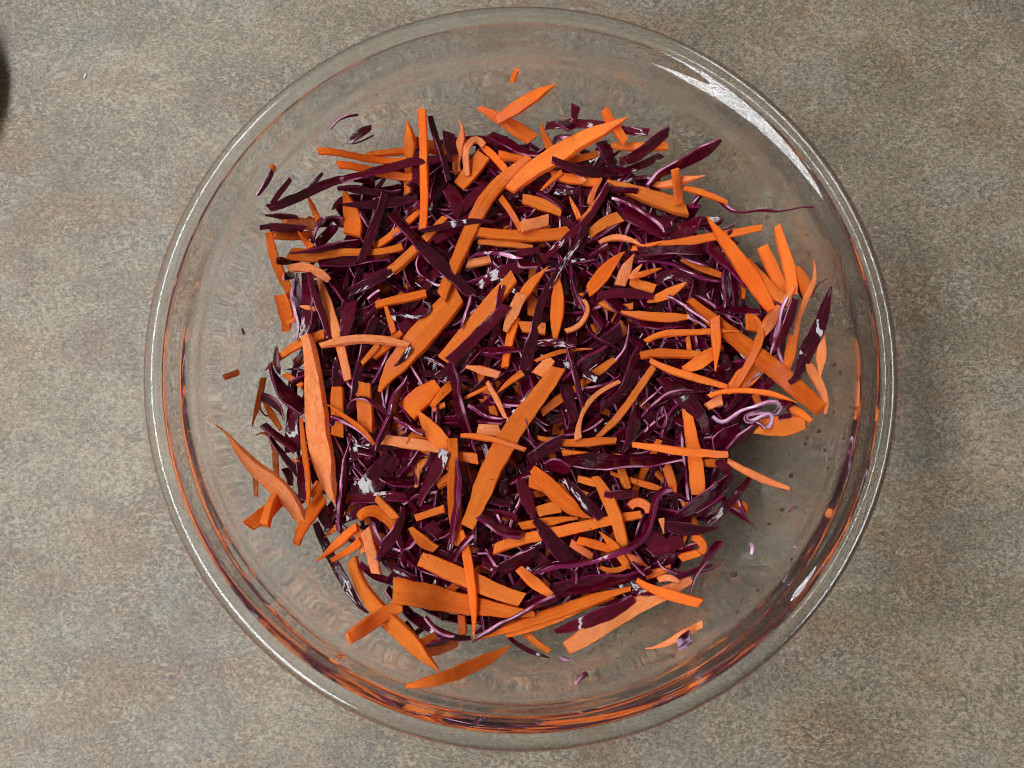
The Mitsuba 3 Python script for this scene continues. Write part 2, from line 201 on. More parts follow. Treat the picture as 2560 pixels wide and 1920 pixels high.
# ---------------------------------------------------------------- every piece that lies in sight: kind and tier, thickness, roll, widths, points (mm), label
TABLE = '''
c8 2.6 3 3.1,3.2,3.2,3.3,3.2,3.2,3.1,3.1,3.0 -38.3,103.5,68.4 -38.2,98.1,66.6 -38.2,93.3,63.5 -38.3,88.4,60.2 -38.2,82.7,58.9 -38.1,76.7,58.0 -38.3,71.1,56.2 -38.6,65.6,54.1 -39.0,59.9,52.6 | upright flat carrot strip with square top end standing over the heap's upper left edge
c4 2.6 8 0.4,2.6,4.4,4.1,3.7,3.0,2.8,2.8 -44.4,100.1,66.0 -43.9,96.5,64.5 -43.8,93.2,61.8 -43.9,90.1,58.6 -44.4,87.0,55.3 -45.1,83.7,52.4 -45.7,80.2,50.0 -45.7,76.1,48.7 | pointed orange carrot strip, standing upright half buried, heap's edge at eleven o'clock
c5 2.4 9 2.5,2.4,2.3,2.3,2.4,2.5,2.5,2.4,2.3 -76.5,82.3,77.9 -72.5,82.6,76.7 -68.9,83.0,74.2 -65.4,83.6,70.8 -61.8,84.2,67.1 -58.1,84.7,63.8 -54.2,85.1,61.5 -50.0,85.6,59.8 -45.7,86.6,58.8 | pale orange carrot strip poking out leftmost at the heap's upper left
c4 2.4 6 2.7,2.7,2.8,2.9,3.0,3.2,3.3,3.4,3.6 -71.4,81.6,66.0 -67.3,81.8,64.7 -63.4,82.0,62.2 -59.5,82.1,59.2 -55.6,82.1,56.4 -51.5,81.8,54.7 -47.1,81.3,54.1 -42.6,81.2,54.1 -38.0,81.8,54.1 | orange carrot strip, lying level half buried, heap's edge at eleven o'clock
c3 2.3 -12 2.2,2.4,2.5,2.6,2.7,2.8 -60.6,87.8,60.3 -57.0,88.7,59.7 -53.5,89.7,58.5 -50.0,90.7,56.8 -46.5,91.6,55.2 -42.9,92.2,54.1 | orange carrot strip, lying level low down, heap's edge at eleven o'clock
c3 2.4 -5 3.1,3.9,4.7,4.8,4.8 -42.6,95.5,56.6 -39.2,94.7,55.4 -35.9,94.4,53.3 -32.6,94.1,51.0 -29.1,93.5,49.5 | short orange carrot strip, falling gently right low down, heap's edge at eleven o'clock
p6 2.4 9 0.4,1.7,3.1,3.4,3.3,3.0 -24.5,103.9,58.3 -23.4,100.2,56.6 -23.9,97.1,53.1 -25.0,93.9,50.0 -25.9,89.8,48.5 -25.5,85.3,48.2 | pointed paler carrot strip, standing upright, heap's edge at eleven o'clock
c6 2.1 8 0.5,2.0,3.1,3.0,2.9,2.8 -18.5,100.1,48.0 -15.7,97.4,47.8 -13.0,94.7,48.0 -10.3,91.8,48.3 -7.7,88.8,48.6 -5.3,85.7,48.8 | pointed orange carrot strip, falling steeply right, heap's edge at twelve o'clock
c7 2.4 5 6.5,6.5,6.5,5.9,5.3 -14.8,92.7,48.4 -17.2,89.2,48.6 -19.6,85.8,48.8 -22.2,82.5,48.9 -24.8,79.5,48.9 | short broad orange carrot strip, rising steeply right, outer heap at eleven o'clock
p8 1.9 2 2.4,2.8,2.9,2.7,2.5,2.1 -14.5,96.5,49.9 -18.9,98.2,51.0 -21.1,95.4,52.1 -21.9,90.7,52.1 -21.7,86.1,51.2 -21.2,83.1,50.7 | slim curved paler carrot strip, rising steeply right, heap's edge at eleven o'clock
c9 2.9 6 3.0,4.5,5.6,5.9,5.7,5.3,5.0,4.7,4.5 4.2,89.8,52.4 -2.5,84.4,52.2 -8.8,78.4,52.1 -14.1,71.2,52.8 -18.0,63.3,53.6 -21.4,55.3,53.4 -24.7,47.6,52.6 -27.9,39.7,52.6 -31.1,31.8,52.8 | long curved rounded carrot baton arching down from the big pointed strip near the top
c7 2.2 8 0.4,1.4,2.2,2.4 -82.3,68.8,69.7 -81.8,66.9,64.8 -81.3,64.9,59.6 -79.7,61.5,58.7 | short slim pointed orange carrot strip, falling steeply right, heap's edge at ten o'clock
c6 3.1 4 0.4,2.9,5.2,6.7,7.3,7.5 -71.3,76.7,53.8 -70.2,73.4,52.4 -69.2,70.3,50.2 -68.3,66.7,49.0 -67.8,62.7,48.8 -68.2,58.6,49.0 | broad pointed orange carrot strip, standing upright, heap's edge at ten o'clock
c5 2.4 -4 3.0,3.0,3.0,2.9,2.8 -94.3,52.2,69.5 -91.6,53.0,66.1 -89.2,54.5,61.2 -86.5,55.9,57.0 -83.4,56.9,54.5 | orange carrot strip, lying level, heap's edge at ten o'clock
c4 2.2 -8 2.8,3.1,3.4,3.5,3.7,3.3,3.0 -96.2,53.2,69.8 -95.8,49.2,68.1 -95.4,45.7,64.7 -94.8,42.5,60.6 -94.0,39.3,56.3 -92.9,36.1,52.4 -91.2,32.5,49.8 | orange carrot strip, falling steeply right half buried, heap's edge at ten o'clock
c7 2.5 13 4.9,5.3,5.7,5.1,4.4,3.6,2.8,2.8,2.8 -90.8,48.0,59.4 -85.9,48.0,56.6 -80.8,48.7,53.9 -75.6,49.6,51.8 -70.1,50.2,50.8 -64.3,50.5,50.8 -58.5,50.8,51.0 -52.8,51.5,51.2 -47.3,53.1,51.2 | broad orange carrot strip, lying level, heap's edge at ten o'clock
c8 2.2 2 0.5,1.7,2.6,3.1 -85.9,54.8,65.7 -85.1,53.7,62.0 -84.2,52.5,58.5 -82.5,50.6,57.6 | short pointed orange carrot strip, falling steeply right, heap's edge at ten o'clock
p8 2.6 5 3.0,3.4,3.6,3.5,2.5 -91.2,41.9,57.2 -87.0,42.9,57.0 -82.8,42.2,57.1 -79.1,40.6,56.1 -76.0,38.6,53.9 | short curved paler carrot strip, lying level, heap's edge at ten o'clock
c7 2.8 -11 3.9,4.0,4.1,3.9,3.6,3.2,2.9,2.5 -51.7,42.9,51.2 -48.4,45.7,51.1 -45.2,48.8,50.7 -42.1,52.1,50.2 -39.0,55.4,49.8 -36.1,58.8,49.6 -33.2,62.3,49.5 -30.3,65.8,49.4 | orange carrot strip, rising steeply right, outer heap at eleven o'clock
c5 1.9 1 2.7,2.8,3.0,2.9,2.7,2.6,2.5 -59.2,53.1,49.2 -55.9,55.4,49.2 -52.7,57.8,49.1 -49.5,60.4,49.0 -46.5,63.1,48.9 -43.5,66.0,48.8 -40.7,69.1,48.7 | slim orange carrot strip, rising gently right, outer heap at eleven o'clock
p5 2.6 -9 2.8,3.3,3.9,3.9,3.9 -92.5,57.8,66.4 -89.2,58.5,64.8 -86.3,59.3,61.8 -83.3,59.8,58.8 -80.0,59.7,56.9 | short paler carrot strip, lying level, heap's edge at ten o'clock
c4 2.0 -9 1.9,1.9,1.9,1.9 -84.8,63.3,56.7 -83.4,62.8,55.3 -82.1,62.5,53.1 -80.7,62.1,51.5 | tiny slim orange carrot strip, falling gently right half buried, heap's edge at ten o'clock
c6 2.6 -2 3.2,3.3,3.3,3.3,3.2 -8.3,92.0,50.2 -5.0,91.4,49.8 -1.8,91.1,49.0 1.5,90.9,48.7 4.8,90.7,48.6 | short orange carrot strip, lying level, outer heap at twelve o'clock
c7 2.6 -13 1.9,2.8,3.8,4.8,5.8,5.7,5.6 -16.2,106.4,63.4 -12.5,104.8,62.4 -8.9,103.6,60.5 -5.3,102.4,58.4 -1.7,101.2,56.1 1.9,99.7,54.0 5.4,97.8,52.6 | thick carrot wedge pointing up left at the heap's top edge
c5 2.4 1 3.8,4.0,4.2,4.4,4.7,5.0,5.0,5.0,4.9 -16.9,58.7,52.4 -12.3,58.1,52.5 -7.6,57.5,52.7 -2.9,57.2,52.7 1.8,57.1,52.4 6.4,57.3,52.0 11.1,57.7,51.6 15.8,58.3,51.4 20.5,59.1,51.3 | orange carrot strip, lying level, outer heap at twelve o'clock
c4 2.1 13 2.0,2.4,2.7,2.7,2.5,2.3 -17.0,55.5,50.1 -12.5,55.2,50.3 -8.0,54.6,50.7 -3.6,54.0,51.0 0.8,53.3,51.2 5.3,52.5,51.3 | orange carrot strip, lying level half buried, inner heap at twelve o'clock
c5 2.4 11 2.9,2.7,2.6,2.4,2.3 -7.6,74.0,50.2 -5.3,70.6,50.5 -3.1,66.9,51.2 -1.2,62.8,52.9 0.6,58.8,54.1 | short orange carrot strip, falling steeply right, outer heap at twelve o'clock
p4 2.4 -4 3.6,3.4,3.3,3.1 -21.0,46.4,49.4 -17.9,46.9,49.6 -14.8,47.5,49.8 -11.7,48.0,50.0 | short paler carrot strip, lying level half buried, inner heap at eleven o'clock
c2 1.2 0 1.5,1.6,1.7,1.9 -90.7,71.8,90.3 -90.2,71.5,89.8 -89.9,71.4,89.0 -89.4,71.3,88.3 | tiny slim orange carrot strip, falling gently right low down, heap's edge at ten o'clock
c1 1.2 0 1.8,2.0,2.1,2.3 -1.4,113.3,81.4 -1.9,112.8,79.1 -2.4,112.3,76.7 -2.9,111.6,74.7 | tiny carrot piece alone on the glass above the heap
k8 1.2 -9 2.8,3.1,3.4,3.6,3.5,3.4,3.3,3.2,3.1 -70.5,76.7,62.7 -65.1,78.2,62.7 -59.9,79.9,62.1 -54.6,81.7,61.2 -49.3,83.4,60.5 -43.9,84.8,60.2 -38.4,85.8,60.0 -33.0,87.3,57.9 -27.5,88.9,54.8 | long dark cabbage shred crossing below the upright carrot strips, upper left
k6 1.0 11 2.9,3.2,3.5,3.6,3.6,3.5,3.3,3.1 -94.3,59.7,78.5 -90.6,61.4,77.2 -87.5,64.1,74.2 -84.4,67.2,70.7 -81.1,70.1,68.2 -77.6,72.8,66.1 -74.1,75.4,63.6 -70.2,77.5,61.4 | dark cabbage shred, rising gently right, heap's edge at ten o'clock
k9 1.0 -26 2.2,2.5,2.8,2.7,2.6,2.4,2.2 -35.7,102.9,63.3 -34.6,99.2,61.6 -33.5,95.7,59.3 -32.2,91.7,58.2 -30.8,87.4,57.9 -29.7,83.7,56.1 -28.7,80.4,52.9 | slim dark cabbage shred, falling steeply right on top, heap's edge at eleven o'clock
k7 1.1 9 2.3,2.5,2.7,2.2,1.8 -30.0,86.1,47.9 -31.4,81.6,48.1 -32.9,77.2,48.3 -34.7,73.0,48.4 -36.6,68.9,48.4 | short slim dark cabbage shred, rising steeply right, outer heap at eleven o'clock
k7 1.0 -15 4.3,5.0,5.0,4.3 -29.1,100.2,54.2 -28.7,97.1,53.6 -28.0,94.0,52.9 -26.8,91.2,52.2 | right hand short dark cabbage shred, standing upright, heap's edge at eleven o'clock
k6 0.9 -14 3.1,3.1,3.2,3.2 -41.1,90.1,59.1 -41.4,86.3,57.7 -41.5,82.1,56.9 -41.6,77.7,57.0 | left hand short dark cabbage shred, standing upright, heap's edge at eleven o'clock
e1 1.3 -48 0.9,1.0,0.6,0.6 -61.1,95.0,81.4 -64.6,93.3,84.0 -68.0,91.5,84.1 -71.1,89.2,82.6 | thin curled magenta cabbage thread alone on the glass, upper left
k3 0.9 16 1.1,2.9,3.1,1.6 -66.3,87.8,71.7 -63.5,90.2,72.7 -60.6,92.3,72.9 -57.3,94.2,72.6 | short pointed dark cabbage shred, rising gently right low down, heap's edge at eleven o'clock
e2 1.0 51 0.6,0.6,0.6,0.6 -65.4,89.1,68.9 -62.6,90.1,68.4 -59.9,91.7,67.5 -57.4,93.5,66.7 | thin pointed pink edged cabbage shred, rising gently right low down, heap's edge at eleven o'clock
k3 1.2 -35 1.4,1.7,1.6,1.0 -89.9,70.0,89.6 -91.6,67.1,88.6 -93.6,64.3,87.9 -95.9,61.5,87.6 | short dark cabbage bit farthest left beside the heap's upper left edge
k4 0.9 -37 1.6,2.0,2.1,1.8 -86.4,71.4,78.1 -88.7,68.1,77.9 -91.0,65.0,77.5 -93.4,61.8,77.3 | short slim dark cabbage shred, rising steeply right half buried, heap's edge at ten o'clock
k4 1.2 -2 1.1,1.4,1.5,1.3 -76.8,78.0,66.9 -78.8,75.6,66.6 -80.9,73.2,66.2 -82.9,70.8,65.9 | short thin dark cabbage shred, rising steeply right half buried, heap's edge at ten o'clock
e6 1.5 49 1.6,2.4,3.2,3.0,2.6,1.7,0.8 -73.0,75.4,56.7 -69.0,75.9,55.7 -65.1,76.3,53.2 -61.3,76.6,50.3 -57.2,76.6,48.6 -52.9,76.8,48.1 -48.6,77.9,48.1 | pink edged cabbage shred, lying level, heap's edge at eleven o'clock
k7 1.0 7 1.0,2.2,3.3,3.9,4.1,4.2,3.7,3.2 -71.6,70.1,52.9 -67.3,70.2,52.4 -63.2,70.6,51.4 -59.0,71.2,50.1 -54.8,71.8,49.2 -50.6,72.7,48.5 -46.3,73.6,48.1 -42.1,74.8,48.0 | pointed dark cabbage shred, lying level, heap's edge at eleven o'clock
k8 1.1 -16 3.1,3.3,3.6,3.7,3.8,3.8,3.4,3.0 -54.7,75.6,51.0 -55.8,71.3,51.0 -57.1,67.1,50.9 -58.4,63.0,50.9 -59.7,58.6,51.7 -60.9,54.0,53.5 -62.0,49.5,54.7 -63.3,45.4,55.1 | dark cabbage shred, rising steeply right, heap's edge at ten o'clock
k9 0.8 -31 5.3,5.5,5.7,5.8,5.8,5.8,5.7,5.6,5.5 -51.7,67.2,50.7 -47.6,62.1,52.4 -43.6,57.5,53.1 -39.7,53.3,52.8 -35.6,49.1,53.0 -31.4,44.6,54.1 -27.2,40.5,54.7 -23.1,36.7,54.0 -19.1,33.1,52.5 | broad glossy dark cabbage strip falling rightwards across the heap's upper left
k9 1.0 29 1.6,2.3,2.9,3.0,2.8,2.4,1.7,1.0 -40.0,58.5,54.2 -35.9,59.5,53.7 -31.8,60.7,53.0 -27.6,61.6,53.3 -23.3,61.9,54.5 -19.0,62.2,55.3 -14.7,62.3,55.5 -10.4,62.0,55.5 | slim dark cabbage shred, lying level on top, outer heap at eleven o'clock
e6 1.6 48 0.6,1.4,2.2,1.8,1.4 -96.1,58.1,75.7 -93.4,58.3,74.2 -91.1,59.1,71.1 -88.6,59.7,68.5 -85.7,59.9,66.9 | short slim pink edged cabbage shred, lying level, heap's edge at ten o'clock
k5 0.9 37 3.2,3.3,3.4,3.3,3.3 -95.2,54.4,72.4 -92.2,54.6,71.4 -89.5,55.1,69.2 -86.8,55.7,66.5 -84.0,56.1,64.4 | upper short dark cabbage shred, lying level, heap's edge at ten o'clock
k3 1.1 -11 1.9,1.9,2.0,2.0 -98.3,53.5,74.1 -97.3,54.0,73.4 -96.5,54.6,72.2 -95.6,55.1,71.1 | tiny slim dark cabbage shred, lying level low down, heap's edge at ten o'clock
e6 1.7 55 3.3,4.6,4.6,3.3 -79.1,64.0,51.2 -76.9,64.3,50.1 -74.5,64.4,49.7 -71.8,63.7,51.0 | tiny pink edged cabbage shred, lying level, heap's edge at ten o'clock
e7 1.5 57 3.6,3.3,2.6,1.6 -78.3,62.1,60.3 -80.1,59.0,59.7 -81.7,56.0,57.8 -82.9,52.8,56.2 | short pink edged cabbage shred, rising steeply right, heap's edge at ten o'clock
k6 1.1 -9 3.1,4.2,4.3,3.2 -74.2,62.5,51.9 -76.9,59.8,49.7 -80.0,57.5,47.5 -83.2,54.9,47.1 | short dark cabbage shred, rising steeply right, heap's edge at ten o'clock
e9 1.5 49 0.6,0.7,2.1,2.5,2.7,1.8,0.8 -90.1,47.2,61.1 -85.9,48.2,59.8 -81.7,49.4,58.5 -77.6,50.7,57.2 -73.5,52.3,55.1 -69.5,54.1,52.8 -65.4,55.9,50.7 | slim pointed pink edged cabbage shred, lying level on top, heap's edge at ten o'clock
k7 0.8 -30 3.2,4.0,4.9,5.2,5.4,5.3,4.9,4.5 -79.9,44.9,55.6 -75.9,45.3,55.3 -72.1,45.8,54.5 -68.2,46.3,53.8 -64.2,46.7,53.5 -60.2,47.2,53.5 -56.1,47.6,53.5 -52.1,48.2,53.5 | dark cabbage shred, lying level, outer heap at ten o'clock
k6 0.8 26 2.8,3.1,2.9,2.0 -94.3,43.5,64.1 -92.3,44.6,60.2 -91.0,46.3,53.5 -88.8,46.8,49.9 | lower short dark cabbage shred, lying level, heap's edge at ten o'clock
k5 1.1 9 3.0,3.4,3.8,4.2 -92.8,38.6,58.3 -91.8,39.3,57.2 -91.4,40.7,53.3 -91.1,42.2,49.4 | short dark cabbage shred, rising gently right, heap's edge at ten o'clock
k7 1.1 10 3.1,3.5,4.0,3.8,3.2,2.5 -68.1,34.2,52.6 -64.5,35.5,52.7 -61.0,37.0,52.8 -57.6,38.7,52.9 -54.2,40.5,53.0 -50.9,42.4,53.0 | dark cabbage shred, rising gently right, outer heap at ten o'clock
k7 1.1 24 3.1,3.9,4.6,3.9,3.1 -25.9,66.4,49.3 -23.2,69.6,49.4 -20.5,72.7,49.4 -17.7,75.7,49.4 -14.7,78.7,49.4 | short dark cabbage shred, rising steeply right, outer heap at eleven o'clock
k7 0.9 -18 4.9,6.8,6.0,2.6 -30.1,78.5,49.8 -27.3,75.1,50.1 -25.8,70.8,51.1 -25.6,66.3,51.4 | short broad curved dark cabbage shred, falling steeply right, outer heap at eleven o'clock
k7 1.0 10 3.1,3.4,3.7,3.7,3.4,3.2 -34.5,55.5,51.1 -31.1,57.7,50.4 -27.8,60.2,49.4 -24.5,62.6,49.1 -21.3,65.1,49.1 -18.2,67.7,49.2 | dark cabbage shred, rising gently right, outer heap at eleven o'clock
k6 1.0 -25 3.2,4.0,4.4,3.9,3.5,3.2 -12.4,100.8,50.0 -8.4,99.4,49.7 -4.7,97.4,49.7 -0.9,95.0,50.1 2.9,93.2,50.5 7.2,92.5,50.5 | dark cabbage shred, falling gently right, heap's edge at twelve o'clock
e7 1.6 -60 0.6,1.5,2.8,3.4,2.3,0.6 -20.9,47.2,52.0 -16.7,49.8,52.1 -12.3,50.3,52.4 -7.8,49.5,53.3 -3.3,47.9,55.2 1.1,46.7,56.3 | slim curved pink edged cabbage shred, lying level, inner heap at eleven o'clock
k6 1.0 1 3.2,3.9,4.6,4.8,4.5,4.3 -16.3,36.7,49.8 -13.3,39.1,51.2 -10.0,40.8,53.0 -6.6,42.2,54.0 -2.8,43.5,53.4 1.1,44.5,52.0 | dark cabbage shred, rising gently right, inner heap at eleven o'clock
k8 1.2 -38 3.2,4.2,3.9,2.2 -39.2,49.3,49.8 -40.2,45.9,49.8 -39.6,43.0,49.7 -37.2,40.6,49.6 | short curved dark cabbage shred, standing upright, outer heap at ten o'clock
k8 1.0 -18 2.6,2.6,2.6,2.6 -46.7,67.9,48.5 -44.8,69.2,48.9 -42.8,69.7,51.5 -40.7,69.9,55.2 | short slim dark cabbage shred, rising gently right, outer heap at eleven o'clock
e7 1.4 -48 1.2,1.2,1.2,1.2 -7.6,36.1,54.7 -8.2,33.5,54.6 -8.7,31.0,54.4 -9.2,28.5,54.2 | tiny thin pink edged cabbage shred, standing upright, inner heap at eleven o'clock
k5 1.2 23 3.6,3.9,4.2,3.9,3.6 -9.3,41.9,50.6 -7.0,39.0,50.7 -4.3,36.8,50.8 -1.2,35.4,51.0 2.3,34.6,51.0 | short dark cabbage shred, falling gently right, inner heap at eleven o'clock
k5 1.1 3 3.2,3.5,3.8,3.5,3.2 -63.0,40.9,49.7 -59.2,41.3,49.7 -55.7,42.2,49.7 -52.3,43.7,49.6 -49.1,45.8,49.5 | right hand short dark cabbage shred, rising gently right, outer heap at ten o'clock
k4 1.2 23 2.5,2.9,2.9,2.5 -60.7,62.4,48.5 -59.2,66.1,48.4 -58.3,70.1,48.1 -58.1,74.3,47.8 | short dark cabbage shred, standing upright half buried, heap's edge at eleven o'clock
e5 1.3 62 2.2,2.9,2.9,2.2 -50.8,56.8,51.0 -47.2,58.9,50.8 -43.4,60.6,50.2 -39.4,61.5,49.6 | short slim pink edged cabbage shred, rising gently right, outer heap at eleven o'clock
k5 1.1 36 3.2,3.5,3.9,3.6,3.3 -44.2,76.3,55.8 -42.0,78.8,55.8 -40.0,81.5,55.6 -38.4,84.8,54.4 -37.2,88.9,51.7 | short dark cabbage shred, rising steeply right, heap's edge at eleven o'clock
c9 3.0 4 0.4,2.9,5.1,6.5,7.4,7.8,7.1,5.8,4.1 42.5,100.5,68.2 36.6,97.7,66.8 30.7,95.9,63.7 24.8,94.5,59.2 18.9,92.3,55.9 12.9,89.0,54.6 6.9,85.0,54.5 1.2,80.5,54.7 -4.0,75.5,54.7 | big thick pointed carrot strip rising to the upper right, topmost in the heap
c7 2.6 -7 3.2,3.6,3.6,3.5,3.4 33.0,104.0,67.3 35.0,101.0,66.1 37.2,98.3,64.7 39.4,95.3,64.0 41.6,92.2,63.4 | short orange carrot strip, falling steeply right, heap's edge at one o'clock
c7 2.3 8 3.4,4.2,5.0,4.7,4.3,2.2,0.4 -9.1,101.2,62.9 -5.2,103.4,64.0 -1.4,105.2,66.0 2.4,106.6,68.6 6.3,107.9,71.2 10.2,109.3,73.2 14.3,111.0,74.1 | carrot strip pointing up right past the heap's top edge
c8 2.2 12 0.4,2.0,3.1,3.5 8.7,104.7,53.8 9.6,101.6,51.8 11.0,99.0,49.0 12.9,95.9,47.9 | short pointed orange carrot strip, falling steeply right, heap's edge at twelve o'clock
c5 2.2 -2 2.7,3.0,3.2,3.1,3.1,3.0 37.2,94.6,54.2 41.6,93.6,55.5 45.8,92.5,57.6 50.0,91.6,59.9 54.2,90.9,61.9 58.5,90.6,62.9 | orange carrot strip, lying level, heap's edge at one o'clock
c8 2.9 -4 1.2,2.7,4.3,5.3,6.0,6.7,7.1,7.5 35.8,81.6,49.1 40.3,79.7,49.0 44.7,77.9,49.0 49.2,76.2,48.9 53.8,74.5,48.8 58.3,73.0,48.6 63.0,71.6,48.3 67.7,70.5,48.1 | broad wedge shaped carrot strip with jagged edge at the heap's upper right
c9 1.9 -7 3.0,3.1,3.3,3.4,3.4 61.1,80.8,63.6 61.9,78.2,61.2 62.9,76.1,57.5 63.9,74.0,53.7 64.7,71.3,51.1 | short orange carrot strip, standing upright on top, heap's edge at one o'clock
p7 2.5 -8 2.1,2.6,3.2,2.8,1.4,0.4 54.8,80.8,48.5 58.9,79.2,50.6 62.5,78.8,53.8 66.0,78.7,57.3 69.6,78.7,59.9 73.5,79.2,61.1 | pointed paler carrot strip, lying level, heap's edge at one o'clock
c7 2.0 12 2.0,2.4,2.5,2.3,2.0,1.5 65.4,75.2,57.8 68.9,74.3,58.2 72.2,72.8,59.3 75.3,70.9,60.7 78.4,69.1,61.9 81.6,67.5,62.6 | short slim orange carrot strip, falling gently right, heap's edge at one o'clock
c5 2.0 10 1.9,2.5,3.2,3.4,3.6,3.4,3.2,2.9,2.7 45.7,52.6,50.9 52.1,52.9,51.9 58.5,53.5,52.6 65.0,54.4,52.7 71.4,55.4,53.0 77.6,56.2,54.4 83.1,56.2,58.4 88.2,56.0,62.9 93.8,56.4,65.4 | long orange carrot strip, lying level, outer heap at two o'clock
c9 2.4 1 0.4,2.4,4.1,5.1,5.8,6.3,5.9,4.7,3.0 74.4,63.6,57.8 77.4,58.7,57.9 80.5,53.8,58.2 83.6,48.9,58.8 86.4,43.8,60.3 88.8,38.5,62.7 90.9,33.0,65.3 93.0,27.8,67.3 95.5,22.9,69.1 | long tapering carrot strip pointing up left, at the heap's two o'clock side
c8 2.6 -1 1.8,2.5,3.0,3.6,3.7,3.9,4.0 91.1,46.9,54.0 92.8,43.2,55.5 94.2,39.3,58.7 95.4,35.2,62.5 96.5,31.3,66.4 97.8,27.6,70.0 99.6,24.4,72.0 | lower orange carrot strip, falling steeply right, heap's edge at two o'clock
c7 2.4 6 4.2,4.4,4.5,4.5,4.3,4.2 94.4,49.5,63.2 96.0,45.6,63.1 97.7,41.8,62.8 99.3,37.9,62.7 100.8,34.0,62.6 102.1,30.0,62.7 | upper orange carrot strip, falling steeply right, heap's edge at two o'clock
c7 2.2 9 2.5,3.0,3.6,3.9,4.2,4.3,4.3,4.2 97.0,54.3,74.5 97.8,50.6,74.2 98.8,46.9,74.0 99.6,43.0,74.3 100.2,39.1,74.9 100.8,35.2,75.3 101.2,31.4,75.2 101.4,27.7,74.6 | bright carrot strip with slanted top end at the heap's right shoulder
c6 2.2 3 4.0,4.3,4.2,3.7 103.1,37.3,74.0 105.1,33.9,75.0 106.5,30.3,75.4 107.4,26.5,75.1 | short orange carrot strip, falling steeply right, heap's edge at two o'clock
c7 2.4 0 0.4,2.9,4.9,5.8,5.4,4.3 42.6,51.4,49.8 39.1,48.5,49.8 36.1,45.2,49.8 33.3,41.6,49.8 30.6,38.1,49.7 27.5,34.9,49.6 | smooth pointed carrot sliver rising rightwards, right of the heap's upper middle
p6 2.3 -9 0.4,2.3,4.6,4.4,4.2 46.4,50.6,49.4 44.6,47.4,49.4 42.9,44.2,49.3 41.5,40.9,49.2 40.4,37.5,49.0 | short pointed paler carrot strip, rising steeply right, inner heap at one o'clock
c8 2.1 -3 0.4,1.8,2.4,2.0 57.5,44.9,48.1 53.6,43.6,48.4 49.4,42.0,50.0 45.3,40.4,51.7 | short slim pointed orange carrot strip, rising gently right, outer heap at one o'clock
p7 1.7 1 0.4,1.6,2.0,1.6 49.3,46.2,50.1 47.7,44.4,49.4 46.0,42.2,50.1 44.3,40.0,50.8 | tiny slim pointed paler carrot strip, rising steeply right, outer heap at one o'clock
c7 2.3 -12 1.2,1.6,1.6,1.1,0.4 44.8,51.3,53.1 47.9,51.6,53.4 51.0,52.3,53.8 54.1,53.3,54.1 57.1,54.3,54.1 | short slim pointed orange carrot strip, lying level, outer heap at one o'clock
p8 2.2 -10 1.5,2.2,2.6,2.2,1.3,0.4 32.3,55.0,50.5 35.9,56.5,50.5 39.6,57.0,50.6 43.1,56.1,52.0 46.2,54.0,54.6 49.1,51.6,56.2 | slim curved pointed paler carrot strip, lying level, outer heap at one o'clock
c7 2.4 7 3.5,3.9,4.4,4.6,4.7 28.0,57.3,53.3 30.7,59.9,53.2 33.6,62.0,53.1 36.9,63.7,52.9 40.4,65.0,52.7 | short orange carrot strip, rising gently right, outer heap at one o'clock
c7 2.2 -5 1.3,2.1,2.4,2.0 33.3,81.7,51.2 31.2,78.2,51.1 29.5,74.8,50.5 28.3,71.0,50.2 | short slim orange carrot strip, rising steeply right, outer heap at one o'clock
c7 2.4 -1 1.5,2.2,2.9,3.1,3.2 33.2,75.2,50.4 31.4,71.9,51.3 29.5,68.8,51.8 27.5,66.0,51.9 25.3,63.4,51.9 | short orange carrot strip, rising steeply right, outer heap at one o'clock
c8 1.8 7 0.4,1.5,2.1,2.2 20.3,74.3,50.4 21.5,70.8,51.4 22.8,67.3,52.4 24.1,63.9,53.1 | short slim pointed orange carrot strip, falling steeply right, outer heap at twelve o'clock
c8 2.2 5 2.3,2.2,1.7,0.9 17.3,84.4,51.2 14.4,81.9,51.2 11.6,79.1,51.8 8.9,75.8,53.6 | short slim orange carrot strip, rising steeply right, outer heap at twelve o'clock
p8 2.4 -8 0.8,1.3,1.9,2.4 22.1,86.0,49.7 23.6,83.6,51.4 25.0,81.5,52.2 26.6,79.8,52.2 | tiny slim paler carrot strip, falling steeply right, outer heap at twelve o'clock
c4 2.5 11 4.0,4.4,4.8,4.1,3.4 1.3,73.2,50.8 5.3,72.0,51.0 9.2,70.6,51.1 13.1,69.0,51.2 16.9,67.3,51.3 | short orange carrot strip, falling gently right half buried, outer heap at twelve o'clock
p5 2.6 -3 4.7,4.6,4.5,4.4 0.7,59.8,55.6 4.2,61.1,54.4 7.7,62.5,52.8 11.3,63.9,51.5 | short paler carrot strip, lying level, outer heap at twelve o'clock
c4 2.2 12 2.9,2.9,3.0,2.7,2.3 66.0,49.2,47.9 69.8,47.1,47.8 73.7,45.2,47.5 77.7,43.6,47.3 81.8,42.2,47.1 | short orange carrot strip, falling gently right half buried, outer heap at two o'clock
c4 2.0 -2 3.8,3.9,4.0,4.0,3.9,3.8 13.2,83.6,49.5 17.0,82.8,49.7 20.7,82.0,50.2 24.5,81.2,50.5 28.3,80.8,50.1 32.1,80.4,49.6 | orange carrot strip, lying level half buried, outer heap at twelve o'clock
c4 2.1 13 1.8,1.8,1.8,1.8 91.0,42.3,46.7 91.0,39.4,46.4 91.0,36.4,46.1 90.9,33.4,46.1 | upper tiny slim orange carrot strip, standing upright half buried, outer heap at two o'clock
c4 2.1 9 3.0,3.0,3.1,2.8,2.5 16.9,90.2,48.5 21.2,90.7,48.4 25.4,91.6,48.1 29.6,92.8,47.8 33.7,94.3,47.5 | short orange carrot strip, lying level half buried, heap's edge at twelve o'clock
